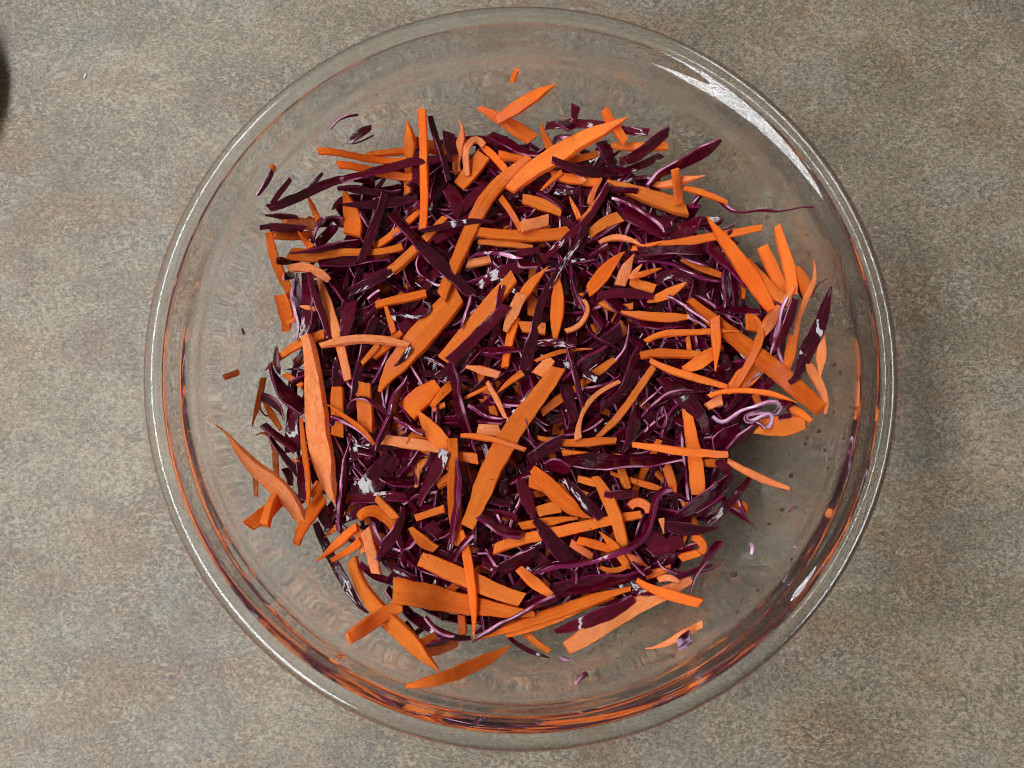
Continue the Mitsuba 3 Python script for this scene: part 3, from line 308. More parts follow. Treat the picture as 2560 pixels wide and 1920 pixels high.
k8 0.9 -4 3.8,3.0,2.5,2.4 22.4,107.2,64.1 22.0,105.1,62.3 21.9,102.9,60.5 21.9,100.2,59.7 | knobbed dark cabbage stub standing up from the heap's top edge
k8 1.1 -33 5.7,5.9,6.2,6.4 16.1,102.0,59.8 17.9,100.9,60.4 19.6,99.8,61.1 21.5,98.9,61.3 | tiny broad dark cabbage shred, falling gently right, heap's edge at twelve o'clock
e7 1.6 -53 2.4,2.5,2.7,2.8 16.0,99.7,50.4 17.8,99.7,50.6 19.7,99.6,50.9 21.6,99.7,51.1 | tiny slim pink edged cabbage shred, lying level, heap's edge at twelve o'clock
k6 1.2 21 3.1,3.3,3.6,3.6,3.6,3.5,3.3,3.2,3.0 10.7,102.2,55.9 15.8,102.3,57.0 21.0,102.0,58.3 26.1,101.5,59.4 31.2,100.7,60.3 36.2,99.5,61.2 41.0,97.8,62.6 45.8,96.2,64.3 50.8,95.5,65.5 | dark cabbage shred, lying level, heap's edge at twelve o'clock
k9 1.0 1 2.7,3.3,4.0,4.3,4.3,4.2,3.8,3.3 12.9,87.6,56.4 16.7,85.9,56.3 20.6,84.7,55.5 24.7,84.2,54.0 28.9,84.1,52.4 33.3,84.4,50.5 37.6,85.2,48.7 41.9,86.0,47.9 | curved dark cabbage shred lying across the big pointed carrot strip
k9 0.9 10 2.6,2.9,3.2,3.1,2.9,2.6 41.2,85.1,48.8 44.8,86.2,49.0 48.2,87.1,50.2 51.2,87.6,52.8 54.1,88.2,55.6 57.1,89.4,57.1 | dark cabbage shred, rising gently right on top, heap's edge at one o'clock
k8 1.1 -29 3.6,4.1,4.6,4.5,4.5,3.8,3.2 57.9,93.7,70.1 54.9,92.3,68.6 52.4,90.9,65.9 49.8,89.4,63.0 47.2,88.3,59.8 44.3,88.1,55.8 40.8,88.6,52.5 | glossy cabbage strip rising rightwards at the heap's upper right with a white glint
k7 1.1 -5 4.8,4.9,4.9,5.0 34.4,94.3,55.0 35.2,92.4,54.6 36.1,90.7,53.7 37.0,89.3,52.2 | tiny dark cabbage shred, falling steeply right, heap's edge at one o'clock
e8 1.5 -53 1.4,3.3,5.1,4.8,4.3,3.9,3.5,3.0,2.5 74.9,85.2,82.2 72.1,83.5,80.1 69.6,82.9,76.0 67.1,82.7,71.1 64.4,82.7,66.0 61.5,82.6,61.3 58.3,82.5,57.0 55.2,81.5,53.5 52.5,78.6,51.9 | cabbage shred with forked wet end reaching out to the upper right
e6 1.4 -62 0.5,0.5,0.5,1.1,0.8,0.9,2.0,2.4,2.5 104.4,54.9,93.0 99.4,55.3,91.2 95.8,56.5,84.9 92.3,59.2,77.4 88.4,61.2,70.5 84.0,63.4,64.0 80.1,68.4,60.0 76.2,72.6,58.4 69.6,69.0,55.9 | long thin wavy magenta cabbage thread reaching right over bare glass
e7 1.4 -61 2.0,3.6,5.3,4.8,4.4,3.2,1.9 37.8,73.1,51.2 41.5,71.6,51.9 45.2,69.9,52.4 48.7,68.0,52.4 52.1,65.7,52.4 55.1,63.1,52.2 57.6,59.9,52.1 | pink edged cabbage shred, falling gently right, outer heap at one o'clock
k7 1.0 -5 2.1,1.9,1.7,1.3 57.7,59.6,53.2 61.1,60.4,51.3 62.5,62.0,50.3 61.8,64.3,50.2 | tiny slim curved dark cabbage shred, rising steeply right, outer heap at one o'clock
k4 1.1 -13 5.4,6.2,7.1,7.7,7.9,8.1,7.2,5.7,4.3 41.4,67.5,49.8 45.2,66.8,49.8 49.3,65.2,49.6 53.6,63.1,49.4 57.8,61.2,49.1 62.0,60.1,48.7 65.9,60.2,48.3 69.7,62.1,47.9 73.0,66.4,47.6 | broad curved dark cabbage shred, lying level half buried, outer heap at one o'clock
k9 1.2 -21 3.1,2.9,2.8,2.9,2.9,3.0,3.0,2.8,2.4 35.7,78.2,52.3 33.2,73.1,53.2 30.6,68.1,54.4 27.5,63.4,55.8 23.9,59.4,56.6 20.1,56.5,55.5 16.3,53.8,53.6 12.6,50.7,52.3 9.4,46.9,51.5 | dark cabbage shred, rising steeply right on top, outer heap at twelve o'clock
e9 1.4 53 0.6,0.9,1.1,1.4,1.7,1.9,2.2,2.4 19.8,54.8,56.4 19.8,51.0,55.1 20.0,47.4,52.9 20.3,43.5,51.5 20.8,39.4,51.0 21.7,35.3,50.9 22.9,31.3,51.0 24.7,27.5,51.0 | thin upright purple cabbage shred with a white glint, above the heap's middle
k9 1.1 -8 3.1,2.7,2.5,2.6,2.8,3.4,4.0,4.6,4.9 26.0,59.4,57.7 22.4,52.3,57.4 18.2,46.1,55.9 13.9,40.0,53.8 10.0,33.4,52.4 7.5,26.0,51.5 5.8,18.2,52.0 3.8,10.5,52.1 2.3,2.6,53.0 | long purple cabbage ribbon widening downwards at the heap's upper middle
k7 1.1 -36 4.5,4.1,3.7,3.4 26.7,60.2,55.3 25.8,57.2,54.8 25.0,54.4,53.6 24.2,51.5,52.5 | short dark cabbage shred, rising steeply right, outer heap at one o'clock
e6 1.6 -63 0.6,1.6,2.9,1.7,0.6 25.8,54.2,51.2 29.1,56.2,51.1 32.3,58.2,51.0 35.6,60.3,50.8 39.0,62.3,50.6 | short slim pink edged cabbage shred, rising gently right, outer heap at one o'clock
e6 1.4 59 1.8,2.0,2.2,2.4 28.1,49.3,50.7 30.7,50.7,50.7 33.2,52.2,50.6 35.8,53.6,50.5 | tiny slim pink edged cabbage shred, rising gently right, inner heap at one o'clock
k7 0.9 -16 3.9,4.0,4.2,4.2,4.2,4.1,3.9,3.7 47.3,50.0,55.4 51.3,50.1,55.3 55.4,50.3,55.1 59.5,50.6,54.6 63.7,50.9,54.3 67.8,51.1,53.8 72.2,51.6,52.2 76.8,52.3,49.9 | straight level dark cabbage strip right of the heap's upper middle
k8 1.1 -15 4.7,4.5,4.0,3.3,2.6,1.9 74.9,52.3,54.7 78.5,49.5,53.8 81.7,46.2,53.7 84.4,42.5,54.6 87.2,38.9,55.0 90.1,35.4,55.0 | dark cabbage shred, falling steeply right, outer heap at two o'clock
e5 1.5 -55 0.6,0.6,1.2,1.8,2.1,2.5,2.1,1.4,0.7 48.2,47.6,49.0 52.7,48.0,48.9 57.0,47.5,48.7 61.1,46.4,48.5 65.1,44.7,48.5 69.0,42.9,48.9 72.9,41.1,49.3 77.1,39.9,49.2 81.4,39.3,49.1 | slim pink edged cabbage shred, lying level, outer heap at two o'clock
k5 1.1 -9 3.7,3.9,4.2,3.9,3.6 55.2,39.6,47.8 58.8,41.7,48.7 62.3,42.0,49.9 65.8,40.7,50.5 69.2,37.7,50.6 | short curved dark cabbage shred, lying level, outer heap at two o'clock
k3 0.9 -28 2.0,2.1,2.1,2.1,2.1 25.1,81.7,49.4 25.2,78.1,49.7 25.2,74.4,50.0 25.3,70.8,50.3 25.4,67.3,50.4 | short slim dark cabbage shred, standing upright low down, outer heap at twelve o'clock
e5 1.4 50 2.2,2.4,2.6,2.8 14.9,79.0,50.1 17.6,78.2,50.2 20.2,77.3,50.2 22.9,76.5,50.2 | tiny slim pink edged cabbage shred, falling gently right, outer heap at twelve o'clock
k5 1.1 -38 1.9,2.4,2.7,2.6 7.2,74.9,53.0 11.1,73.4,53.1 14.7,71.2,53.2 17.9,68.4,53.3 | short slim dark cabbage shred, falling gently right, outer heap at twelve o'clock
e7 0.7 56 0.7,0.6,0.6,0.6 23.0,69.9,51.3 25.6,69.9,51.6 28.0,69.6,52.4 30.5,69.6,52.9 | tiny thin pink edged cabbage shred, lying level, outer heap at twelve o'clock
k5 1.1 21 3.1,3.1,3.1,3.1 73.2,64.0,49.3 76.0,64.2,49.4 78.6,64.2,50.5 81.2,64.1,51.7 | tiny dark cabbage shred, lying level, heap's edge at two o'clock
k5 1.2 14 0.8,0.8,0.8,0.8 80.3,57.9,58.3 81.6,58.3,59.2 83.1,58.7,59.8 85.1,59.9,58.2 | tiny thin dark cabbage shred, rising gently right, heap's edge at two o'clock
e8 1.5 53 1.6,1.5,1.3,1.2 81.9,55.9,59.6 82.4,56.2,60.0 82.8,56.5,60.6 83.3,56.9,61.0 | tiny slim pink edged cabbage shred, rising gently right, heap's edge at two o'clock
k6 1.1 9 3.1,3.2,3.0,2.6 -1.1,49.9,52.7 2.0,50.3,52.8 5.0,50.8,52.6 8.0,51.7,51.9 | short dark cabbage shred, lying level, inner heap at twelve o'clock
e6 1.5 -58 3.7,3.3,3.0,2.7 -0.5,45.0,54.1 2.3,45.0,52.9 5.1,45.1,51.9 7.9,44.8,51.8 | tiny pink edged cabbage shred, lying level, inner heap at twelve o'clock
k5 0.8 -14 4.9,4.5,4.0,3.2 33.2,96.4,52.8 34.9,93.1,53.1 37.2,91.3,50.0 39.6,89.3,47.7 | short dark cabbage shred, falling steeply right, heap's edge at one o'clock
k4 1.1 -35 3.9,4.2,4.4,4.3,3.8,3.2 58.6,56.7,51.1 61.6,53.8,50.9 64.9,51.3,50.6 68.4,49.1,50.2 72.1,47.2,50.0 76.0,45.7,49.9 | dark cabbage shred, falling gently right half buried, outer heap at two o'clock
p9 3.3 24 2.9,5.3,7.0,8.1,9.0,9.1,8.2,5.1,0.4 -83.7,15.8,56.8 -81.8,7.6,55.4 -81.0,-0.5,53.4 -80.3,-8.9,52.5 -79.3,-17.4,52.4 -78.0,-25.8,52.7 -76.0,-34.0,53.3 -73.6,-42.1,53.6 -71.2,-50.0,53.3 | large pale blade shaped carrot slab standing upright on the heap's left side
p9 2.7 -12 2.1,2.7,3.2,3.2,3.2,3.1,3.0,2.6,2.1 -78.6,12.0,54.3 -74.3,12.8,54.5 -69.9,13.6,54.7 -65.5,14.2,54.8 -61.1,14.5,54.8 -56.6,14.3,54.8 -52.3,13.8,54.7 -47.9,12.9,54.6 -43.6,11.9,54.5 | arched pale carrot strip beside the top of the big pale slab
c6 2.3 7 4.0,3.8,3.5,3.1,2.6,1.5,0.4 -77.9,17.2,50.3 -82.4,15.8,50.2 -86.7,14.0,49.7 -90.9,11.8,49.1 -94.8,9.2,48.4 -98.4,6.2,48.0 -101.7,3.0,48.0 | pointed orange carrot strip, rising gently right, heap's edge at nine o'clock
p7 2.2 -5 2.0,2.8,3.6,3.7,3.9,3.7,3.5,3.3,3.0 -81.0,41.3,50.0 -79.2,35.8,50.5 -77.2,30.4,51.0 -75.2,25.0,51.5 -73.4,19.7,51.8 -71.7,14.4,52.2 -70.2,9.1,52.5 -68.8,3.8,52.7 -67.5,-1.5,52.7 | paler carrot strip, falling steeply right, outer heap at ten o'clock
c5 3.4 4 7.9,8.8,9.7,9.8,9.9,8.9,7.7,4.6,1.4 -24.4,33.5,49.9 -28.7,28.7,50.6 -32.8,23.8,51.3 -36.8,18.9,51.9 -40.8,14.1,52.1 -44.8,9.3,52.2 -48.7,4.5,52.3 -52.2,-0.6,52.5 -55.2,-6.1,52.6 | broad dull carrot slab rising rightwards, left of the heap's middle
c5 2.6 12 5.0,5.4,5.8,6.1,6.2,6.2,5.9,5.4,4.9 -2.3,40.4,53.1 -5.8,36.1,52.9 -9.3,31.9,52.4 -12.7,27.8,51.5 -16.3,23.7,50.7 -19.8,19.6,50.0 -23.4,15.4,49.7 -26.9,11.2,49.5 -30.6,7.1,49.4 | broad carrot slab with square lower end just left of the heap's middle
c7 2.0 -8 3.0,3.2,3.3,3.5,3.5,3.5 -57.6,29.1,50.5 -53.7,30.2,50.4 -49.7,31.2,50.2 -45.7,32.2,49.9 -41.7,33.2,49.5 -37.7,34.2,49.3 | straight square ended carrot baton tilted slightly up, heap's left middle
c7 2.0 -9 1.3,2.0,2.3,2.1 -53.5,28.5,51.7 -52.5,25.0,50.8 -51.3,21.3,50.8 -49.9,17.5,51.8 | short slim orange carrot strip, falling steeply right, outer heap at ten o'clock
c8 2.0 3 2.3,2.3,2.1,1.7 -55.8,12.6,53.1 -57.8,9.9,53.4 -59.9,7.3,53.9 -62.1,4.8,54.3 | short slim orange carrot strip, rising steeply right, outer heap at nine o'clock
c4 2.4 -8 3.4,3.7,4.0,3.2,2.4 -58.5,7.9,51.4 -55.5,10.4,51.3 -52.6,12.9,51.0 -49.7,15.5,50.6 -46.8,18.1,50.3 | short orange carrot strip, rising gently right half buried, outer heap at ten o'clock
p7 1.8 -1 0.4,1.7,1.9,1.0 -86.6,27.4,56.3 -84.2,26.9,56.4 -82.0,26.6,55.7 -80.2,26.9,52.9 | tiny slim pointed paler carrot strip, lying level, heap's edge at ten o'clock
c4 2.3 -8 4.8,5.2,5.7,4.3,3.0 -95.4,32.8,52.9 -94.3,29.6,51.4 -94.0,26.5,49.0 -94.0,23.1,47.2 -94.5,19.6,45.6 | square cut carrot piece sticking out at the heap's left edge
c4 2.4 10 1.8,1.8,1.8,1.8 -93.4,21.9,49.1 -92.1,22.5,49.4 -90.8,23.1,49.6 -89.7,23.9,49.1 | tiny slim orange carrot strip, rising gently right half buried, heap's edge at nine o'clock
c2 1.2 0 2.2,2.3,2.3,2.0,1.1,0.4 -101.5,-0.4,50.2 -102.0,-4.4,51.0 -102.3,-8.4,52.2 -102.7,-12.3,53.4 -103.2,-16.2,54.5 -103.8,-20.0,55.1 | narrow carrot splinter hanging off the heap's left edge
e1 0.6 62 0.6,0.6,0.6,0.6 -102.4,-10.1,50.1 -102.4,-12.6,50.3 -101.6,-14.3,49.3 -100.3,-15.1,46.3 | tiny thin curved pink edged cabbage shred, falling steeply right, on the glass at nine o'clock
p5 2.8 20 0.4,1.1,2.6,4.0,5.2,6.2,6.3,5.5,3.9 -110.7,-21.4,77.3 -106.6,-25.0,75.6 -103.6,-29.5,72.9 -100.5,-33.9,70.0 -96.8,-38.0,67.5 -92.5,-41.7,65.4 -88.5,-45.8,63.4 -85.1,-50.6,61.8 -82.3,-55.9,60.6 | long pinkish carrot ribbon reaching farthest left out of the heap
p1 1.2 0 1.3,1.8,1.8,1.3 -100.8,-36.9,60.0 -99.9,-40.2,61.6 -99.1,-43.5,63.4 -98.4,-46.8,65.6 | small pink carrot shred stuck to the glass below the long pinkish ribbon
p3 2.1 -11 0.4,1.1,2.3,2.3,2.4,1.9,1.5 -102.5,-23.4,54.4 -98.8,-22.7,52.7 -97.0,-24.9,50.6 -96.1,-29.0,49.9 -95.5,-33.8,50.2 -94.9,-38.2,50.8 -93.7,-41.0,50.9 | slim curved pointed paler carrot strip, falling steeply right low down, heap's edge at nine o'clock
c3 2.6 -8 1.1,2.0,2.9,2.3,1.8 -100.4,-9.5,52.9 -99.3,-12.3,50.9 -98.1,-15.0,48.7 -96.4,-17.7,48.0 -94.4,-20.5,47.9 | short orange carrot strip, falling steeply right low down, heap's edge at nine o'clock
c5 1.8 -1 2.4,2.5,2.6,2.6 -93.4,1.5,48.3 -91.0,-0.2,48.6 -88.5,-1.9,49.0 -86.1,-3.6,49.2 | tiny slim orange carrot strip, falling gently right, heap's edge at nine o'clock
c3 2.8 -6 4.5,4.7,4.9,4.9,4.7,4.5 -71.8,-4.2,51.8 -71.7,-8.1,51.8 -71.6,-12.0,51.8 -71.5,-15.9,51.8 -71.4,-19.8,51.8 -71.3,-23.6,51.8 | orange carrot strip, standing upright low down, outer heap at nine o'clock
c3 3.1 5 5.6,5.8,6.0,6.0,5.8,5.5 -61.5,-2.6,52.5 -61.1,-6.4,52.6 -60.8,-10.2,52.8 -60.5,-14.0,52.9 -60.1,-17.7,53.0 -59.9,-21.5,53.0 | short broad orange carrot strip, standing upright low down, outer heap at nine o'clock
c8 2.2 -10 0.4,0.9,1.8,1.9,2.1,1.6,1.2 -75.1,-11.4,54.3 -71.5,-13.7,55.2 -68.0,-16.1,56.1 -64.6,-18.5,56.6 -61.4,-21.0,56.7 -58.6,-23.9,56.7 -56.1,-27.1,56.5 | slim pointed orange carrot strip, falling gently right, outer heap at nine o'clock
c4 2.9 1 4.7,6.5,8.4,8.6,8.9 -32.3,-3.4,51.8 -35.6,-5.7,52.2 -38.6,-8.3,52.7 -41.5,-11.1,53.1 -44.2,-14.1,53.2 | short broad orange carrot strip, rising gently right half buried, inner heap at nine o'clock
c6 2.9 -1 0.4,2.9,5.2,6.7,6.2,4.6 -39.7,-13.5,55.3 -37.7,-16.9,55.2 -35.4,-20.2,55.4 -32.8,-23.3,56.0 -30.1,-26.1,56.5 -27.1,-28.7,56.6 | broad pointed orange carrot strip, falling steeply right, inner heap at eight o'clock
c6 2.5 0 3.7,3.4,2.9,2.1 -26.9,-3.1,51.8 -29.5,-6.0,53.2 -31.9,-8.9,54.0 -34.1,-12.1,54.1 | short orange carrot strip, rising steeply right, inner heap at nine o'clock
c5 1.7 -5 2.1,2.0,2.0,2.0 -34.1,-13.2,52.5 -32.5,-12.5,52.4 -30.9,-11.8,52.3 -29.3,-11.2,52.3 | tiny slim orange carrot strip, rising gently right, inner heap at nine o'clock
p5 2.4 6 4.0,4.2,4.5,4.4,4.3,4.1,3.9 -52.7,-24.9,53.5 -48.3,-25.6,53.7 -43.9,-26.3,53.9 -39.5,-27.0,54.2 -35.1,-27.6,54.4 -30.8,-28.4,54.5 -26.4,-29.2,54.6 | paler carrot strip, lying level, inner heap at eight o'clock
c8 2.8 -12 3.9,3.9,3.9,4.4,4.9,4.8,4.7,3.6,2.6 -26.2,-25.0,58.7 -25.7,-30.2,58.7 -25.5,-35.3,58.6 -25.4,-40.4,58.2 -25.2,-45.5,57.4 -25.0,-50.6,56.3 -24.7,-55.7,55.1 -24.2,-60.8,54.1 -23.7,-65.9,53.7 | upright carrot strip with blunt top just left of the big central baton
c9 3.4 1 5.4,6.3,7.1,7.7,8.2,7.9,7.7,6.3,5.0 15.0,2.6,55.9 9.8,-4.7,56.0 4.3,-11.9,56.0 -1.0,-19.2,56.5 -5.7,-26.6,56.8 -9.8,-34.4,56.7 -13.4,-42.4,56.5 -16.7,-50.5,56.8 -20.1,-58.4,57.0 | big central carrot baton leaning right, brightest and thickest in the middle
c9 2.1 -4 1.6,2.0,2.4,2.2,1.9,1.8,1.7 -22.9,-23.8,57.8 -18.6,-23.9,57.9 -14.4,-24.5,58.3 -10.2,-25.4,58.6 -6.0,-26.6,58.6 -2.0,-27.9,58.5 2.1,-29.2,58.3 | thin carrot strip lying across the big central baton
p8 2.5 -8 1.6,1.9,2.2,1.9,1.5 -12.8,-2.5,53.9 -10.8,-6.1,54.9 -8.9,-9.7,55.9 -7.2,-13.4,56.8 -5.6,-17.1,57.4 | short slim paler carrot strip, falling steeply right, in the heap's middle
c7 1.8 7 1.2,1.4,1.4,1.2 -21.8,-8.6,52.0 -18.8,-7.2,51.9 -15.8,-5.7,51.8 -12.9,-4.1,51.7 | short thin orange carrot strip, rising gently right, inner heap at nine o'clock
c7 2.6 -6 2.9,2.5,2.1,1.2,0.4 1.1,1.5,51.8 -1.8,-0.5,52.0 -4.5,-2.6,52.2 -7.2,-4.9,52.4 -9.7,-7.2,52.5 | short pointed orange carrot strip, rising gently right, in the heap's middle
p6 2.2 9 1.2,2.3,3.4,3.1,2.9 -21.4,3.8,52.8 -18.1,3.2,52.4 -14.9,2.6,51.7 -11.6,1.7,51.5 -8.3,0.7,51.6 | short paler carrot strip, lying level, in the heap's middle
p7 2.6 0 4.3,4.6,4.9,3.4,1.9 0.8,32.3,54.9 -1.1,28.7,54.6 -2.8,25.3,53.6 -4.4,21.7,52.8 -5.9,17.9,52.6 | short paler carrot strip, rising steeply right, inner heap at eleven o'clock
c6 2.2 10 3.0,3.2,3.3,3.3,3.1,2.9 -1.2,23.9,50.7 -2.5,20.0,50.8 -3.6,16.0,50.8 -4.5,12.0,51.0 -5.3,8.0,51.1 -5.9,3.9,51.2 | orange carrot strip, standing upright, in the heap's middle
p6 2.8 -1 4.4,4.5,4.6,4.7 -16.1,-21.2,54.7 -13.4,-21.5,55.3 -10.7,-21.7,55.4 -8.0,-21.9,54.8 | tiny paler carrot strip, lying level, inner heap at eight o'clock
p6 2.2 -13 0.5,1.2,1.5,1.4 -39.2,-34.2,54.1 -39.2,-37.3,55.2 -39.4,-40.4,56.2 -39.6,-43.4,56.3 | short slim paler carrot strip, standing upright, outer heap at eight o'clock
c4 2.4 3 3.5,3.7,3.9,4.1 -23.6,-31.4,54.6 -21.2,-31.8,54.7 -18.8,-32.2,54.7 -16.3,-32.5,54.7 | tiny orange carrot strip, lying level half buried, inner heap at eight o'clock
c4 2.5 -5 3.4,3.2,3.1,2.9 -31.9,-42.8,54.2 -29.7,-41.7,54.3 -27.4,-40.6,54.4 -25.2,-39.5,54.5 | right hand tiny orange carrot strip, rising gently right half buried, inner heap at eight o'clock
c8 2.0 -8 1.2,1.7,2.1,2.3,2.2,2.1,1.9,1.6,1.4 -86.2,-16.1,50.0 -85.7,-20.4,50.4 -84.8,-24.7,51.4 -83.7,-29.1,53.2 -82.4,-33.4,55.9 -81.0,-37.7,59.0 -80.0,-41.8,61.5 -79.6,-45.9,62.1 -79.8,-50.0,61.3 | slim orange carrot strip, standing upright, heap's edge at eight o'clock
p6 2.1 10 2.1,2.1,2.2,2.3 -88.6,-31.9,48.3 -87.6,-33.6,48.3 -86.5,-35.3,48.4 -85.5,-37.0,48.4 | tiny slim paler carrot strip, falling steeply right, heap's edge at eight o'clock
p7 1.6 -11 0.8,1.0,0.9,0.5 -78.8,-40.8,51.1 -79.7,-42.3,50.9 -80.6,-43.9,50.7 -81.4,-45.5,50.4 | tiny thin paler carrot strip, rising steeply right, heap's edge at eight o'clock
c4 2.7 -1 3.1,3.5,3.3,2.6 -80.9,-47.2,48.7 -78.9,-44.6,49.1 -77.0,-42.0,49.5 -75.2,-39.3,49.8 | right hand short orange carrot strip, rising steeply right half buried, heap's edge at eight o'clock
e7 1.6 62 0.6,2.5,3.4,0.6 -97.3,12.4,48.0 -97.0,8.3,50.0 -96.4,4.7,50.2 -95.4,1.3,49.3 | spear shaped purple cabbage tip pointing up at the heap's left edge
e7 1.2 -59 0.9,3.1,5.3,6.3,7.2,5.6,4.1 -98.3,5.2,54.2 -97.0,1.3,53.8 -95.3,-2.2,52.8 -93.3,-5.4,51.6 -90.8,-8.5,51.1 -87.9,-11.6,51.2 -85.0,-14.5,51.4 | pointed pink edged cabbage shred, falling steeply right, heap's edge at nine o'clock
e5 1.4 66 4.6,4.7,4.9,2.0,0.6 -100.5,-8.4,55.6 -97.7,-9.6,54.5 -95.7,-11.4,52.6 -94.1,-13.8,50.7 -92.7,-17.0,50.5 | short curved pointed pink edged cabbage shred, falling steeply right, heap's edge at nine o'clock
k4 1.1 -2 4.8,5.3,5.9,6.1,6.3 -89.7,-13.1,48.5 -89.8,-17.2,48.5 -89.7,-21.4,48.5 -89.7,-25.5,48.3 -89.5,-29.6,48.2 | short broad dark cabbage shred, standing upright half buried, heap's edge at nine o'clock
k7 1.1 -48 3.4,4.1,4.7,4.1,3.5 -99.6,-19.5,55.2 -96.6,-21.8,54.7 -93.8,-24.1,53.8 -91.1,-26.3,52.1 -88.4,-28.6,50.7 | short dark cabbage shred, falling gently right, heap's edge at nine o'clock
k6 1.0 -26 1.1,1.8,2.5,2.6,2.7,2.3,1.8 -97.5,-23.9,53.1 -95.4,-26.9,52.4 -93.3,-29.8,51.4 -91.0,-32.7,50.6 -88.7,-35.6,50.0 -86.4,-38.6,49.6 -84.1,-41.5,49.0 | slim dark cabbage shred, falling steeply right, heap's edge at eight o'clock
k4 0.8 -13 2.5,3.0,2.8,2.0 -93.2,-35.8,45.3 -91.7,-37.8,45.3 -90.8,-40.1,45.3 -90.4,-42.6,45.3 | upper tiny dark cabbage shred, falling steeply right half buried, heap's edge at eight o'clock
k6 1.1 -9 2.5,2.7,3.0,2.9,2.9 -85.8,-33.8,51.5 -85.4,-37.4,51.7 -84.4,-41.1,54.2 -82.9,-44.8,58.7 -81.9,-48.4,60.7 | short dark cabbage shred, standing upright, heap's edge at eight o'clock
f6 1.3 -53 0.6,3.0,5.2,4.1,2.7,1.2,0.6 -89.0,41.5,53.6 -89.1,36.8,53.7 -88.7,32.2,53.4 -88.2,27.7,52.9 -87.8,23.2,52.5 -87.9,18.7,52.1 -88.6,14.1,52.1 | pointed pale lilac cabbage shred, standing upright, heap's edge at ten o'clock
k6 0.9 10 4.8,5.0,5.2,5.0,4.7,3.9,3.1 -85.6,42.4,50.1 -84.7,37.2,52.9 -83.9,32.1,55.0 -83.8,27.6,55.4 -84.0,23.2,55.1 -84.7,18.9,54.8 -85.8,14.6,54.6 | dark cabbage shred, standing upright, heap's edge at ten o'clock
k8 1.2 -11 1.8,2.4,2.9,2.8,2.6,2.2,1.8 -83.1,40.3,58.2 -81.8,35.9,57.8 -80.5,31.6,57.0 -79.0,27.4,56.3 -77.7,23.3,55.0 -76.6,19.2,53.5 -75.5,14.8,52.7 | dark cabbage shred, falling steeply right, heap's edge at ten o'clock
k7 1.0 -37 3.3,3.8,3.7,2.9 -76.7,40.4,49.7 -74.0,37.1,50.1 -71.5,33.6,50.7 -69.2,29.9,51.5 | short dark cabbage shred, falling steeply right, outer heap at ten o'clock
k7 0.8 3 4.2,4.8,5.3,4.5,3.7 -67.1,30.1,53.0 -67.7,26.7,52.6 -68.4,23.2,52.4 -68.9,19.6,53.0 -69.4,16.0,53.3 | short glossy cabbage piece with a square white glint, heap's left middle
k7 1.0 -40 3.4,3.5,3.7,3.4,3.2,3.2,3.2,2.4,1.6 -56.9,24.1,51.1 -59.0,20.2,51.3 -60.4,16.1,51.5 -61.4,11.9,51.7 -62.3,7.6,52.0 -63.1,3.2,53.0 -63.8,-1.1,54.1 -64.7,-5.4,54.8 -65.7,-9.5,54.9 | dark cabbage shred, rising steeply right, outer heap at nine o'clock
k6 0.9 29 3.2,3.8,4.4,3.8,3.2 -68.5,34.3,50.6 -64.8,36.0,50.8 -61.2,37.5,51.2 -57.4,39.0,51.3 -53.7,40.5,51.2 | left hand short dark cabbage shred, rising gently right, outer heap at ten o'clock
e7 1.4 -55 1.6,1.8,1.9,2.0 -56.1,35.3,50.3 -57.6,33.9,50.4 -59.1,32.5,50.5 -60.6,31.0,50.5 | tiny slim pink edged cabbage shred, rising gently right, outer heap at ten o'clock
k7 0.9 15 1.0,1.3,1.4,1.5,1.5,1.2 -38.6,29.8,53.2 -35.6,26.8,53.3 -38.5,23.7,53.3 -42.9,23.7,52.8 -47.5,25.0,52.3 -51.5,25.4,52.3 | thin curved dark cabbage shred, rising gently right, inner heap at ten o'clock
k8 1.2 -10 3.8,4.2,4.6,4.8,4.8,4.8,4.7,4.6 -4.9,27.5,56.2 -8.2,24.4,55.8 -11.4,21.4,54.6 -14.6,18.4,53.3 -17.8,15.2,52.7 -21.0,12.0,52.9 -24.2,8.6,54.2 -27.4,5.3,55.3 | broad dark cabbage strip lying along the carrot slab left of middle
e7 1.5 -65 1.9,2.3,2.7,1.3,0.6 -19.7,32.8,49.3 -20.2,29.1,50.3 -21.0,25.4,51.8 -22.1,22.1,52.4 -23.6,19.0,52.3 | short slim pink edged cabbage shred, rising steeply right, inner heap at ten o'clock
k7 1.0 -9 2.0,2.0,2.1,2.2,2.3 -7.2,35.9,55.7 -7.9,31.5,55.5 -8.5,27.3,54.7 -9.0,23.3,52.5 -9.3,19.2,50.4 | short slim dark cabbage shred, standing upright, inner heap at eleven o'clock
k8 1.0 -43 3.4,3.6,3.8,3.3,2.7 -14.7,10.3,50.7 -11.0,10.4,51.5 -7.3,10.4,52.7 -3.6,10.5,53.1 0.1,10.7,53.2 | left hand short dark cabbage shred, lying level, in the heap's middle
k9 0.8 -2 2.3,2.4,1.7,0.4 -43.1,11.2,55.5 -44.7,8.3,54.7 -46.8,5.8,54.0 -49.4,3.6,53.9 | dark teardrop shaped cabbage bit lying on the broad dull carrot slab
k6 1.0 -8 1.4,3.6,4.7,4.8 -72.8,8.0,50.9 -72.4,4.1,51.0 -71.9,0.2,51.2 -71.3,-3.7,51.2 | short pointed dark cabbage shred, standing upright, outer heap at nine o'clock
k5 1.2 -13 2.5,2.5,2.5,2.5 -86.9,2.5,49.2 -87.0,1.2,49.3 -87.0,-0.1,49.9 -87.1,-1.4,50.4 | tiny slim dark cabbage shred, standing upright, heap's edge at nine o'clock
